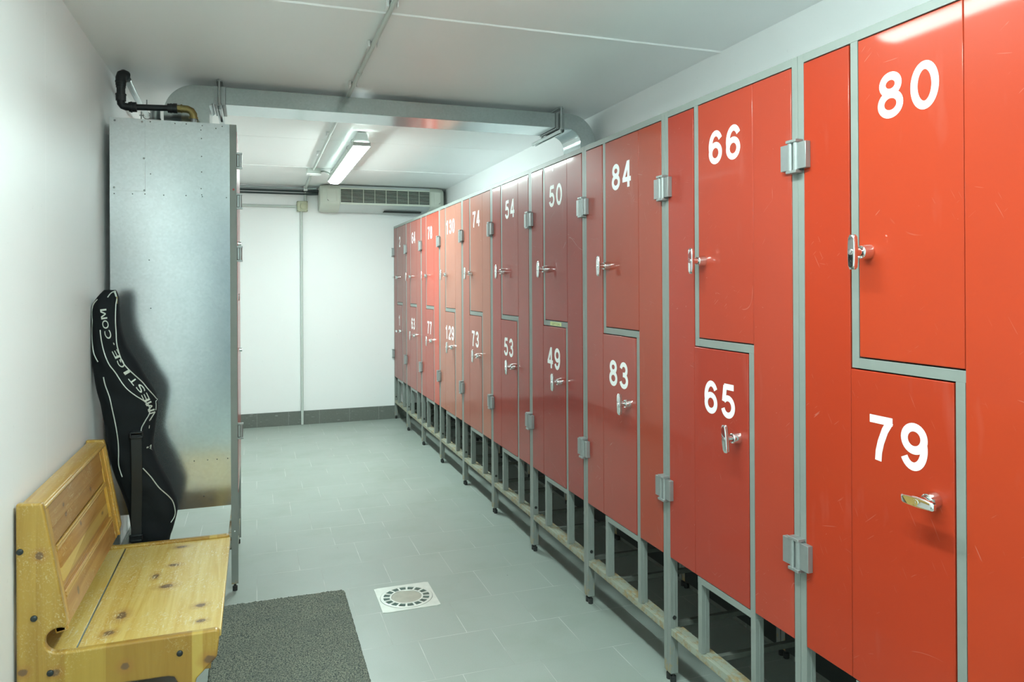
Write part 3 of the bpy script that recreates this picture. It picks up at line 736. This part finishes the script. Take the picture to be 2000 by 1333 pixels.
def on_bag(x, z, lift=0.001):
    """(x, z) measured on the plane y = 3.03 -> point on the bag's front"""
    X, Z = x*2.955/3.03, EYE+(z-EYE)*2.955/3.03
    o = Vector((X+OFF.x, -0.4, Z))
    h = bvh.ray_cast(o, Vector((0, 1, 0)))
    if h[0] is None:
        n_ = bvh.find_nearest(Vector((X+OFF.x, -0.03, Z)))
        return n_[0] + n_[1]*lift
    return h[0] + Vector((0, -lift, 0))
def smooth_path(pts, k=6):
    out = []
    for i in range(len(pts)-1):
        p0 = pts[max(0, i-1)]; p1 = pts[i]; p2 = pts[i+1]; p3 = pts[min(len(pts)-1, i+2)]
        for j in range(k):
            t = j/k
            out.append(tuple(0.5*((2*p1[a])+(-p0[a]+p2[a])*t+(2*p0[a]-5*p1[a]+4*p2[a]-p3[a])*t*t+(-p0[a]+3*p1[a]-3*p2[a]+p3[a])*t**3) for a in range(len(p1))))
    out.append(tuple(pts[-1])); return out
LINES = [
 [(-.549,1.2),(-.561,1.184),(-.566,1.169),(-.568,1.143),(-.565,1.119),(-.567,1.09),(-.567,1.06),(-.564,1.031),(-.559,1.004),(-.551,.985),(-.544,.972)],
 [(-.537,1.088),(-.533,1.054),(-.527,1.021),(-.517,.988),(-.504,.958),(-.486,.931),(-.465,.894),(-.447,.869),(-.422,.845),(-.392,.821),(-.377,.801),(-.375,.774),(-.388,.748),(-.4,.725),(-.403,.708)],
 [(-.516,1.207),(-.505,1.223),(-.49,1.231),(-.482,1.229),(-.476,1.215)],
 [(-.493,1.228),(-.487,1.203),(-.489,1.177),(-.489,1.132),(-.487,1.088),(-.483,1.043),(-.475,1.004),(-.464,.971),(-.446,.944),(-.422,.916),(-.4,.891),(-.383,.866),(-.361,.834),(-.349,.804),(-.349,.78)],
 [(-.526,.916),(-.52,.886),(-.504,.833),(-.492,.769),(-.481,.702),(-.477,.639),(-.477,.591),(-.471,.562),(-.466,.546)],
 [(-.397,.573),(-.371,.538),(-.345,.497),(-.314,.46),(-.298,.433),(-.291,.398),(-.294,.374),(-.305,.357)]]
for ln in LINES:
    pts = [on_bag(*p, lift=0.0006) for p in smooth_path(ln)]
    MB().tube(pts, 0.0019, 8).build('piping', M['piping'], bag)
# printed lettering that climbs the bag, read from bottom to top
TP = smooth_path([(-.378,.626),(-.372,.688),(-.367,.73),(-.367,.765),(-.373,.798),(-.385,.826),(-.401,.863),(-.425,.892),(-.449,.929),(-.466,.96),(-.482,.995),(-.497,1.029),(-.509,1.065),(-.518,1.098),(-.524,1.130),(-.528,1.165)], 10)
cum = [0]
for a, b in zip(TP, TP[1:]): cum.append(cum[-1]+math.dist(a, b))
def at(s):
    for i in range(len(TP)-1):
        if cum[i+1] >= s or i == len(TP)-2:
            t = (s-cum[i])/(cum[i+1]-cum[i]); p = [TP[i][k]*(1-t)+TP[i+1][k]*t for k in (0, 1)]
            a, b = TP[max(0, i-4)], TP[min(len(TP)-1, i+5)]
            d = Vector((b[0]-a[0], b[1]-a[1])).normalized(); return p, d
letters = MB()
STR = 'A INMESTIGE.COM'
adv = cum[-1]/len(STR)
for i, ch in enumerate(STR):
    if ch == ' ': continue
    vs, fs = text_mesh(ch, 0.028)
    if ch == 'M':
        q = MB(); H_ = 0.0195
        for a_, b_ in (((0.09, 0), (0.09, 1)), ((0.91, 0), (0.91, 1))):
            q.add([(a_[0]-.08, 0, 0), (a_[0]+.08, 0, 0), (b_[0]+.08, H_, 0), (b_[0]-.08, H_, 0)], [(0, 1, 2, 3)])
        q.add([(0.13, H_, 0), (0.30, H_, 0), (0.56, 0.15*H_, 0), (0.44, 0.15*H_, 0)], [(0, 1, 2, 3)])
        q.add([(0.70, H_, 0), (0.87, H_, 0), (0.56, 0.15*H_, 0), (0.44, 0.15*H_, 0)], [(0, 1, 2, 3)])
        vs, fs = q.v, q.f
    w0 = min(v[0] for v in vs); w1 = max(v[0] for v in vs)
    target = adv*(0.96 if ch == 'M' else 0.80) if ch not in '.I' else adv*(0.25 if ch == '.' else 0.3)
    out = []
    for v in vs:
        lx = (v[0]-w0)/(w1-w0)*target + (adv-target)/2; ly = v[1]-0.010
        p, d = at(i*adv+lx); nn = Vector((-d.y, d.x))      # letter tops face the left
        q = (p[0]+nn.x*ly, p[1]+nn.y*ly)
        out.append(on_bag(*q, lift=0.0019))
    letters.add(out, fs)
letters.build('printed_lettering', M['letter'], bag, smooth=False)
# zip puller, carrying strap, buckles
zp = on_bag(-.486, 1.205, 0.003)
MB().box(zp.x-0.002, zp.x+0.002, zp.y-0.002, zp.y+0.001, zp.z-0.022, zp.z+0.004).build('zip_pull', M['brass'], bag, bevel=0.0005)
pts = [on_bag(-.417+0.002*math.sin(i*0.7), 0.70-0.052*i, 0.010+0.004*math.sin(i)) for i in range(9)]
sv = []; 
for p in pts: sv += [[(p.x-0.017, p.y, p.z), (p.x+0.017, p.y, p.z), (p.x+0.017, p.y+0.002, p.z), (p.x-0.017, p.y+0.002, p.z)]]
MB().loft(sv).build('strap', M['black_plastic'], bag)
for (bx_, bz_) in ((-.415, .700), (-.420, .318)):
    p = on_bag(bx_, bz_, 0.016)
    m = MB().box(p.x-0.022, p.x+0.022, p.y-0.004, p.y+0.010, p.z+0.006, p.z+0.012)
    m.box(p.x-0.022, p.x+0.022, p.y-0.004, p.y+0.010, p.z-0.012, p.z-0.006)
    m.box(p.x-0.022, p.x-0.017, p.y-0.004, p.y+0.010, p.z-0.012, p.z+0.012); m.box(p.x+0.017, p.x+0.022, p.y-0.004, p.y+0.010, p.z-0.012, p.z+0.012)
    m.build('buckle', M['black_plastic'], bag, bevel=0.0015)

# ------------------------------------------------------------------ floor drain
DX, DY = 0.5635, 2.9125
dr = empty('floor_drain', 'square floor drain with slotted round grate beside the grey mat', 'drain', (DX, DY, 0))
m = MB()
NSEG = 64
sq = []
for k in range(NSEG):
    a = 2*PI*k/NSEG; c, s = math.cos(a), math.sin(a); mx = max(abs(c)/0.1125, abs(s)/0.1175); sq.append((c/mx, s/mx))
def circ(r, z): return [(r*math.cos(2*PI*k/NSEG), r*math.sin(2*PI*k/NSEG), z) for k in range(NSEG)]
m.loft([[(x, y, 0.0) for x, y in sq], [(x, y, 0.0022) for x, y in sq], circ(0.104, 0.0022), circ(0.104, 0.0008)], cap=False)
m.build('plate', M['drain'], dr, angle=0.4)
m = MB()
m.loft([circ(0.1025, 0.0006), circ(0.1025, 0.0030), circ(0.0915, 0.0034), circ(0.0915, 0.0006)], cap=False)
m.loft([circ(0.0665, 0.0006), circ(0.0665, 0.0034), circ(0.0600, 0.0034), circ(0.0585, 0.0012)], cap=False)
for k in range(16):
    a = 2*PI*(k+0.5)/16; c, s = math.cos(a), math.sin(a); w0, w1 = 0.0032, 0.0046
    P = lambda r, w: (r*c-w*s, r*s+w*c)
    q = [P(0.0655, -w0), P(0.0925, -w1), P(0.0925, w1), P(0.0655, w0)]
    m.prism(q, 0.0006, 0.0033, 'z')
m.build('grate', M['drain'], dr, angle=0.4)
MB().loft([circ(0.1035, 0.0002), circ(0.1035, 0.0006)]).build('drain_opening', M['drain_water'], dr)
MB().loft([circ(0.0590, 0.0014), circ(0.052, 0.0010), circ(0.030, 0.0009), circ(0.004, 0.0009)]).build('drain_cup', M['drain_cup'], dr)

# ------------------------------------------------------------------ grey mat
mx0, mx1, my0, my1 = -0.148, 0.337, 1.50, 3.055
nx, ny = 100, 310
rnd = random.Random(3); vs = []; fs = []
for j in range(ny+1):
    for i in range(nx+1):
        ex = min(i, nx-i); ey = min(j, ny-j); e = min(ex, ey)
        z = 0.0085+0.0035*rnd.random()
        if e == 0: z = 0.0005
        x = mx0+(mx1-mx0)*i/nx+(rnd.random()-.5)*0.003; y = my0+(my1-my0)*j/ny+(rnd.random()-.5)*0.003
        # soft rounded corner
        for cx_, cy_ in ((mx1, my1),):
            dx, dy = cx_-x, cy_-y
            if dx < 0.02 and dy < 0.02: x -= 0.006*(1-dx/0.02)*(1-dy/0.02); y -= 0.006*(1-dx/0.02)*(1-dy/0.02)
        vs.append((x, y, z))
for j in range(ny):
    for i in range(nx): a = j*(nx+1)+i; fs.append((a, a+1, a+nx+2, a+nx+1))
tag(MB().add(vs, fs).build('mat', M['pile'], smooth=False), 'flecked grey carpet mat on the floor in front of the bench', 'mat')

# ------------------------------------------------------------------ ventilation duct
DTOP, DBOT, DY0, DY1 = 2.104, 2.030, 3.400, 3.612
vd = empty('ventilation_duct', 'galvanised flat air duct crossing under the ceiling between the lockers', 'duct', (0.6, 3.4, DBOT))
o_ = Vector((-0.6, -3.4, -DBOT))
def W(p): return (p[0]+o_.x, p[1]+o_.y, p[2]+o_.z)
def MW(m): m.v = [W(p) for p in m.v]; return m
MW(MB().box(-0.119, 1.466, DY0, DY1, DBOT, DTOP)).build('straight_run', M['duct'], vd, bevel=0.0012)
lo = [(-0.362, 1.906), (-0.362, 1.975)] + arc(-0.235, 1.977, 0.127, 180, 90, 14) + [(-0.121, 2.104), (-0.121, 2.030), (-0.170, 2.030), (-0.183, 2.020), (-0.183, 1.906)]
MW(MB().prism(lo, DY0-0.002, DY1+0.002, 'y')).build('left_elbow', M['duct'], vd, bevel=0.001)
ro = [(1.468, 2.104), (1.500, 2.104)] + arc(1.500, 1.966, 0.138, 90, 0, 14) + [(1.638, 1.787), (1.558, 1.787), (1.558, 1.955)] + arc(1.483, 1.955, 0.075, 0, 90, 12) + [(1.468, 2.030)]
MW(MB().prism(ro, DY0-0.002, DY1+0.002, 'y')).build('right_elbow', M['duct'], vd, bevel=0.001)
for xa in (-0.143, 1.444):
    m = MB()
    for dx in (-0.023, 0.008):
        m.box(xa+dx, xa+dx+0.016, DY0-0.0060, DY0-0.0025, DBOT-0.004, DTOP+0.001)
        m.box(xa+dx, xa+dx+0.016, DY0-0.004, DY1+0.004, DBOT-0.006, DBOT-0.0022)
        for zz in (DBOT+0.015, DTOP-0.018): m.cyl((xa+dx+0.008, DY0-0.006, zz), (xa+dx+0.008, DY0-0.0085, zz), 0.0028, n=10)
    m.box(xa-0.004, xa+0.005, DY0-0.014, DY0-0.0025, DBOT-0.003, DTOP-0.002)
    MW(m).build('flange', M['zinc'], vd, bevel=0.0006)
for xa, lab in ((-0.143, 'threaded rod duct hanger with strut, nearest the tall left locker'), (1.444, 'threaded rod duct hanger with strut, above the right hand lockers')):
    h = empty('duct_hanger', lab, 'hanger', (xa, DY0, CEIL), 0, 'duct hangers')
    for yy in (-0.022, DY1-DY0+0.022):
        m = MB().cyl((0, yy, 0), (0, yy, DBOT-CEIL-0.030), 0.0040, n=12)
        m.cyl((0, yy, -0.0), (0, yy, -0.008), 0.0075, n=6)
        m.cyl((0, yy, DBOT-CEIL-0.004), (0, yy, DBOT-CEIL-0.010), 0.0085, n=6)
        m.build('rod', M['steel_pipe'], h)
    m = MB()
    z = DBOT-CEIL-0.012
    m.box(-0.011, 0.011, -0.036, 0.36, z-0.0020, z+0.0000); m.box(-0.011, -0.009, -0.036, 0.36, z-0.016, z); m.box(0.009, 0.011, -0.036, 0.36, z-0.016, z)
    m.box(-0.009, -0.0055, -0.036, 0.36, z-0.0165, z-0.0145); m.box(0.0055, 0.009, -0.036, 0.36, z-0.0165, z-0.0145)
    m.build('strut', M['steel_pipe'], h, bevel=0.0005)
    MB().box(-0.013, 0.013, -0.020, 0.22, -0.008, -0.004).build('ceiling_bracket', M['zinc'], h, bevel=0.0005)

# ------------------------------------------------------------------ black water pipe with brass elbow, on the tall locker
PY = 3.300
bp = empty('water_pipe', 'black plastic pipe with brass elbow entering the top of the tall locker', 'pipe', (-0.239, PY, 1.905))
def Q(x, z, y=PY): return (x+0.239, y-PY, z-1.905)
R_ = 0.0125
m = MB().tube([Q(-.507, 2.075), Q(-.507, 1.995)], R_+0.002, 16)
m.tube([Q(-.450, 1.971), Q(-.318, 1.976)], R_, 16)
m.build('pipe_run', M['black_plastic'], bp)
m = MB().tube([Q(-.507, 2.055), Q(-.507, 2.085), Q(-.505, 2.098, PY+0.004), Q(-.500, 2.104, PY+0.014), Q(-.492, 2.104, PY+0.030)], [R_+.007, R_+.007, R_+.006, R_+.006, R_+.006], 16)
for z0_, z1_, rr in ((2.066, 2.072, .0085), (2.045, 2.066, .0055), (2.020, 2.045, .0035)):
    m.tube([Q(-.507, z0_), Q(-.507, z1_)], R_+rr, 20)
m.build('top_elbow', M['black_plastic'], bp)
m = MB().tube([Q(-.507, 2.015), Q(-.507, 1.992)], R_+.0065, 20); m.tube([Q(-.507, 2.020), Q(-.507, 2.015)], R_+.008, 20)
m.tube([Q(-.507, 1.994), Q(-.506, 1.982), Q(-.500, 1.974), Q(-.488, 1.970), Q(-.470, 1.970)], R_+.003, 16)
m.tube([Q(-.478, 1.970), Q(-.450, 1.971)], R_+.0075, 20); m.tube([Q(-.472, 1.970), Q(-.466, 1.970)], R_+.0095, 20)
m.build('corner_elbow', M['black_plastic'], bp)
m = MB().tube([Q(-.336, 1.975), Q(-.314, 1.976)], R_+.0065, 20); m.tube([Q(-.314, 1.976), Q(-.300, 1.9765)], R_+.008, 20); m.tube([Q(-.326, 1.9755), Q(-.320, 1.9755)], R_+.008, 20)
m.build('coupling', M['black_plastic'], bp)
m = MB().tube([Q(-.302, 1.9765), Q(-.286, 1.977)], 0.0160, 6); m.tube([Q(-.287, 1.977), Q(-.281, 1.977)], 0.0180, 20)
m.tube([Q(-.284, 1.977), Q(-.262, 1.976), Q(-.248, 1.970), Q(-.240, 1.957), Q(-.239, 1.940)], 0.0155, 18)
m.tube([Q(-.239, 1.944), Q(-.239, 1.937)], 0.0185, 20)
m.build('brass_elbow', M['brass'], bp, angle=0.5)
MB().tube([Q(-.239, 1.938), Q(-.239, 1.905)], 0.0115, 16).build('pipe_stub', M['zinc'], bp)

# grey pipe along the left wall under the ceiling, clamps
gp = empty('ceiling_pipe', 'grey metal pipe under the ceiling along the left wall behind the black pipe', 'pipe', (-0.463, 3.34, 2.05))
def G(x, y, z): return (x+0.463, y-3.34, z-2.05)
MB().tube([G(-.487, 3.335, 2.090), G(-.485, 3.42, 2.075), G(-.483, 3.6, 2.060), G(-.483, 4.2, 2.056), G(-.483, YB-.06, 2.056)], 0.0125, 16).build('pipe_run', M['steel_pipe'], gp)
for yy in (3.86, 5.3):
    m = MB().tube([G(-.483+0.0165*math.cos(a*PI/8), yy, 2.056+0.0165*math.sin(a*PI/8)) for a in range(17)], 0.0022, 8)
    m.box(*[c for c in (G(-.515,yy-.006,0)[0], G(-.451,yy,0)[0])], G(0,yy-.006,0)[1], G(0,yy+.006,0)[1], G(0,0,2.054)[2], G(0,0,2.057)[2])
    for s in (-1, 1): m.cyl(G(-.483+s*0.024, yy, 2.035), G(-.483+s*0.024, yy, 2.075), 0.0028, n=10)
    m.cyl(G(-.483, yy, 2.07), G(-.483, yy, CEIL), 0.003, n=10)
    m.build('pipe_clamp', M['zinc'], gp)
# vent stub on the locker roof
vs_ = empty('vent_stub', 'short galvanised vent stub on the roof of the tall locker', 'vent', (-0.405, 3.50, 1.905))
m = MB().tube([(0, 0, 0.0), (0, 0, 0.095)], 0.020, 20); m.tube([(0, 0, 0.0), (0, 0, 0.012)], 0.0235, 20)
m.tube([(0, 0, 0.095), (0, 0, 0.108), (0, 0, 0.116), (0, 0, 0.119)], [0.020, 0.0185, 0.012, 0.004], 20)
m.build('vent_body', M['steel_pipe'], vs_)
MB().tube([(0, 0, 0.058), (0, 0, 0.066)], 0.0225, 20).build('vent_collar', M['zinc'], vs_)

# ------------------------------------------------------------------ fluorescent fittings
def lamp(name_label, x, y0, y1, mat, yaw=0.0):
    o = empty('fluorescent_lamp', name_label, 'lamp', (x, (y0+y1)/2, CEIL))
    hl = (y1-y0)/2
    zt, zm, zb = -0.006, -0.066, -0.104
    def sect(y, k=1.0): return [(-0.024*k, y, zt), (0.024*k, y, zt), (0.047*k, y, zm), (-0.047*k, y, zm)]
    MB().loft([sect(-hl), sect(hl)]).build('housing', M['lamp_body'], o, bevel=0.002)
    m = MB()
    for x0, x1 in ((-0.0492, -0.0472), (0.0472, 0.0492)): m.box(x0, x1, -hl-0.002, hl+0.002, zm-0.021, zm+0.002)
    m.box(-0.0492, 0.0492, -hl-0.0045, -hl-0.0025, zm-0.021, zm+0.002); m.box(-0.0492, 0.0492, hl+0.0025, hl+0.0045, zm-0.021, zm+0.002)
    m.build('shading_rim', M['lamp_body'], o)  # opaque strips added to block sideways light onto the ceiling
    prof = [(-0.046, zm-0.0005), (-0.0465, zm-0.010), (-0.043, zm-0.024), (-0.032, zb+0.004), (-0.016, zb), (0.016, zb), (0.032, zb+0.004), (0.043, zm-0.024), (0.0465, zm-0.010), (0.046, zm-0.0005)]
    def dsec(y, k, kz): return [(px*k, y, zm-0.0005+(pz-zm+0.0005)*kz) for px, pz in prof]
    MB().loft([dsec(-hl-0.002, 0.80, 0.55), dsec(-hl+0.004, 0.95, 0.85), dsec(-hl+0.016, 1, 1), dsec(hl-0.016, 1, 1), dsec(hl-0.004, 0.95, 0.85), dsec(hl+0.002, 0.80, 0.55)]).build('diffuser', mat, o)
    for yy in (-hl+0.28, -hl+0.06, hl-0.28):
        m = MB().tube([(-0.047, yy, zm+0.006), (-0.054, yy, zm+0.010), (-0.052, yy, zm+0.024), (-0.040, yy, zm+0.030)], 0.0018, 8)
        m.build('clip', M['zinc'], o)
    for yy in (-hl+0.3, hl-0.3):
        MB().box(-0.02, 0.02, yy-0.015, yy+0.015, -0.0065, 0.0).build('mount', M['zinc'], o)
    return o
lamp('lit fluorescent batten lamp on the ceiling in front of the air conditioner', 0.580, 4.270, 5.830, M['glow_far'])
lamp('lit fluorescent batten lamp on the ceiling nearest the viewer', 0.480, 0.300, 1.860, M['glow_near'])
lamp('added fluorescent fill lamp on the ceiling behind the viewer', 0.480, -2.300, -0.740, M['glow_near'])  # unseen lamp added as fill light from behind the camera

# ------------------------------------------------------------------ conduits, boxes
def conduit(name, label, pts, r, clips=()):
    o = empty(name, label, 'conduit', pts[0])
    b0 = Vector(pts[0])
    MB().tube([Vector(p)-b0 for p in pts], r, 12).build('tube', M['conduit'], o)
    return o, b0
c1, b0 = conduit('ceiling_conduit', 'pale conduit running along the ceiling through the middle of the room', [(0.402, YF+0.02, 2.113), (0.406, 3.396, 2.1155), (0.408, 3.70, 2.1165), (0.412, 5.675, 2.113)], 0.0085)
for y in (0.3, 1.1, 1.75, 2.28, 2.68, 3.24, 4.35, 5.0):
    m = MB().box(0.386, 0.394, y-0.016, y+0.016, 2.108, CEIL); m.box(0.420, 0.424, y-0.010, y+0.010, 2.112, CEIL); m.box(0.386, 0.424, y-0.016, y+0.016, CEIL-0.003, CEIL-0.0002)
    m.v = [tuple(Vector(v)-b0) for v in m.v]; m.build('clip', M['clip'], c1, bevel=0.001)
m = MB().tube([(0.405, 3.02, 2.1148), (0.405, 3.06, 2.1148)], 0.0105, 12); m.v = [tuple(Vector(v)-b0) for v in m.v]; m.build('sleeve', M['conduit'], c1)
jb = empty('junction_box', 'pale junction box on the ceiling at the far lamp', 'junction box', (0.420, 5.76, CEIL))
MB().box(-0.050, 0.050, -0.050, 0.050, -0.040, 0.0).build('box', M['conduit'], jb, bevel=0.004, seg=3)
MB().box(-0.054, 0.054, -0.054, 0.054, -0.047, -0.040).build('lid', M['clip'], jb, bevel=0.003, seg=3)
fc = smooth_path([(0.471, 5.74, 2.108), (0.495, 5.73, 2.110), (0.525, 5.74, 2.100), (0.545, 5.765, 2.088)], 6)
m = MB().tube(fc, 0.007, 10)
tag(m.build('flexible_cable', M['conduit']), 'short grey flexible cable from junction box to far lamp', 'cable')
c2, b0 = conduit('ceiling_conduit', 'short pale conduit from the junction box to the back wall', [(0.418, 5.812, 2.112), (0.424, 6.73, 2.112), (0.424, 6.785, 2.106), (0.424, 6.800, 2.090), (0.424, 6.803, 2.000)], 0.0115)
m = MB().box(0.408, 0.440, 6.76, 6.80, 2.085, 2.13); m.v = [tuple(Vector(v)-b0) for v in m.v]; m.build('clip', M['clip'], c2, bevel=0.002)
# switch box on the back wall with a round cover
sb = empty('switch_box', 'beige isolator switch box on the back wall left of the air conditioner', 'switch box', (0.397, YB, 1.948))
MB().box(-0.046, 0.046, -0.050, 0.0, -0.046, 0.046).build('box', M['box'], sb, bevel=0.005, seg=3)
m = MB().tube([(0.012, -0.050, 0.0), (0.012, -0.060, 0.0), (0.012, -0.063, 0.0)], [0.031, 0.030, 0.025], 28); m.build('round_cover', M['box'], sb)
MB().box(-0.040, -0.020, -0.056, -0.049, -0.038, 0.038).build('flap', M['box'], sb, bevel=0.002)
m = MB()
for x in (-.040, .040):
    for z in (-.040, .040): m.cyl((x, -0.0495, z), (x, -0.0525, z), 0.0035, n=10)
m.build('screws', M['dark_metal'], sb)
conduit('wall_conduit', 'pale vertical conduit down the back wall from switch box to floor', [(0.389, YB-0.022, 1.902), (0.389, YB-0.022, 0.004)], 0.0115)
conduit('wall_conduit', 'pale horizontal conduit on the back wall left of the switch box', [(XL+0.01, YB-0.016, 1.945), (0.349, YB-0.016, 1.945)], 0.0115)
# refrigerant lines along the top of the back wall
for z, y, r, mt, lab, nm, x1 in ((2.108, 6.800, 0.009, 'steel_pipe', 'upper grey pipe along the top of the back wall', 'cooling_pipe', 0.52),
                         (2.083, 6.795, 0.009, 'insul', 'middle dark insulated pipe along the top of the back wall', 'cooling_pipe', 0.55),
                         (2.058, 6.797, 0.0075, 'insul', 'lowest dark insulated pipe along the top of the back wall', 'cooling_pipe', 0.53)):
    o = empty(nm, lab, 'pipe', (XL+0.03, y, z), 0, 'pipes along the top of the back wall')
    L0 = x1-(XL+0.03)
    MB().tube([(0, 0, 0), (L0-0.12, 0, 0), (L0, -0.03, 0.0)], r, 12).build('pipe_run', M[mt], o)
    if mt == 'insul':
        MB().tube([(L0-0.11, 0, 0), (L0-0.07, -0.012, 0), (L0-0.0, -0.032, 0.002)], [r, r+0.003, r+0.004], 14).build('pipe_sleeve', M['insul'], o)

# ------------------------------------------------------------------ air conditioner
AX0, AX1, AY = 0.525, 1.640, 6.560
ac = empty('air_conditioner', 'ivory wall air conditioner with slatted grille under the ceiling at the back', 'air conditioner', (1.08, YB, 1.9))
def AM(m): m.v = [(v[0]-1.08, v[1]-YB, v[2]-1.9) for v in m.v]; return m
D = YB-0.002
prof = [(D, 2.122), (AY+0.045, 2.128), (AY+0.020, 2.120), (AY, 2.092), (AY-0.002, 1.962), (AY+0.012, 1.950), (AY+0.10, 1.918), (AY+0.17, 1.905), (D, 1.905)]
m = AM(MB().prism(prof, 0.700, 1.505, 'x')); m.build('casing', M['ac_top'], ac, bevel=0.002)
def cap(x0, x1, tilt):
    rings = []
    N_ = 8
    for i in range(N_+1):
        t = i/N_; x = x0+(x1-x0)*t
        k = math.sqrt(max(0.0, 1-(t*0.98)**4))   # rounds off towards the outer end
        z0_, z1_ = 1.900, 2.126
        ring = []
        pp = [(D, 2.120), (AY+0.050, 2.127), (AY+0.022, 2.118), (AY-0.004, 2.088), (AY-0.008, 1.968), (AY+0.004, 1.946), (AY+0.06, 1.915), (AY+0.13, 1.900), (D, 1.900)]
        for (yy, zz) in pp:
            ycut = D-(D-yy)*(0.80+0.20*k)
            zc = 2.012+(zz-2.012)*(0.88+0.12*k)
            ring.append((x, ycut, zc))
        rings.append(ring)
    return MB().loft(rings)
AM(cap(0.7005, AX0+0.01, 0)).build('end_cap', M['ac'], ac, bevel=0.002)
AM(cap(1.5045, AX1, 0)).build('end_cap', M['ac'], ac, bevel=0.002)
AM(MB().box(0.708, 1.497, AY-0.004, AY+0.001, 1.966, 2.088)).build('grille_recess', M['dark'], ac)
m = MB()
for i in range(10):
    z = 1.9685+i*0.0128
    m.prism([(AY-0.010, z), (AY-0.003, z+0.0035), (AY-0.003, z+0.0050), (AY-0.010, z+0.0028)], 0.704, 1.501, 'x')
for i in range(9):
    x = 0.704+(1.501-0.704)*i/8; w = 0.0028 if i % 2 else 0.0045
    m.box(x-w/2, x+w/2, AY-0.0118, AY-0.002, 1.962, 2.094)
m.box(0.702, 1.503, AY-0.010, AY-0.002, 2.088, 2.098); m.box(0.702, 1.503, AY-0.010, AY-0.002, 1.952, 1.967)
AM(m).build('grille', M['ac'], ac, bevel=0.0004)
for x0, x1 in ((0.588, 0.668), (1.540, 1.600)):
    m = MB().box(x0, x1, AY-0.0105, AY-0.004, 1.975, 2.082)
    hp = AM(m).build('hatch', M['ac'], ac, bevel=0.0015)
    AM(MB().tube([(x0+0.004, AY-0.0112, 1.992), (x0+0.008, AY-0.0112, 1.984), (x0+0.018, AY-0.0112, 1.980)] if x0 < 1 else [(x1-0.004, AY-0.0112, 1.992), (x1-0.008, AY-0.0112, 1.984), (x1-0.018, AY-0.0112, 1.980)], 0.0018, 6)).build('catch', M['dark_metal'], hp)
AM(MB().box(1.10, 1.44, AY+0.09, AY+0.16, 1.9030, 1.9052+0.006)).build('outlet_slot', M['dark'], ac)
for o in list(bpy.data.objects):
    if o.parent is None and o.type == 'EMPTY' and not o.get('label'): print('unlabelled', o.name)
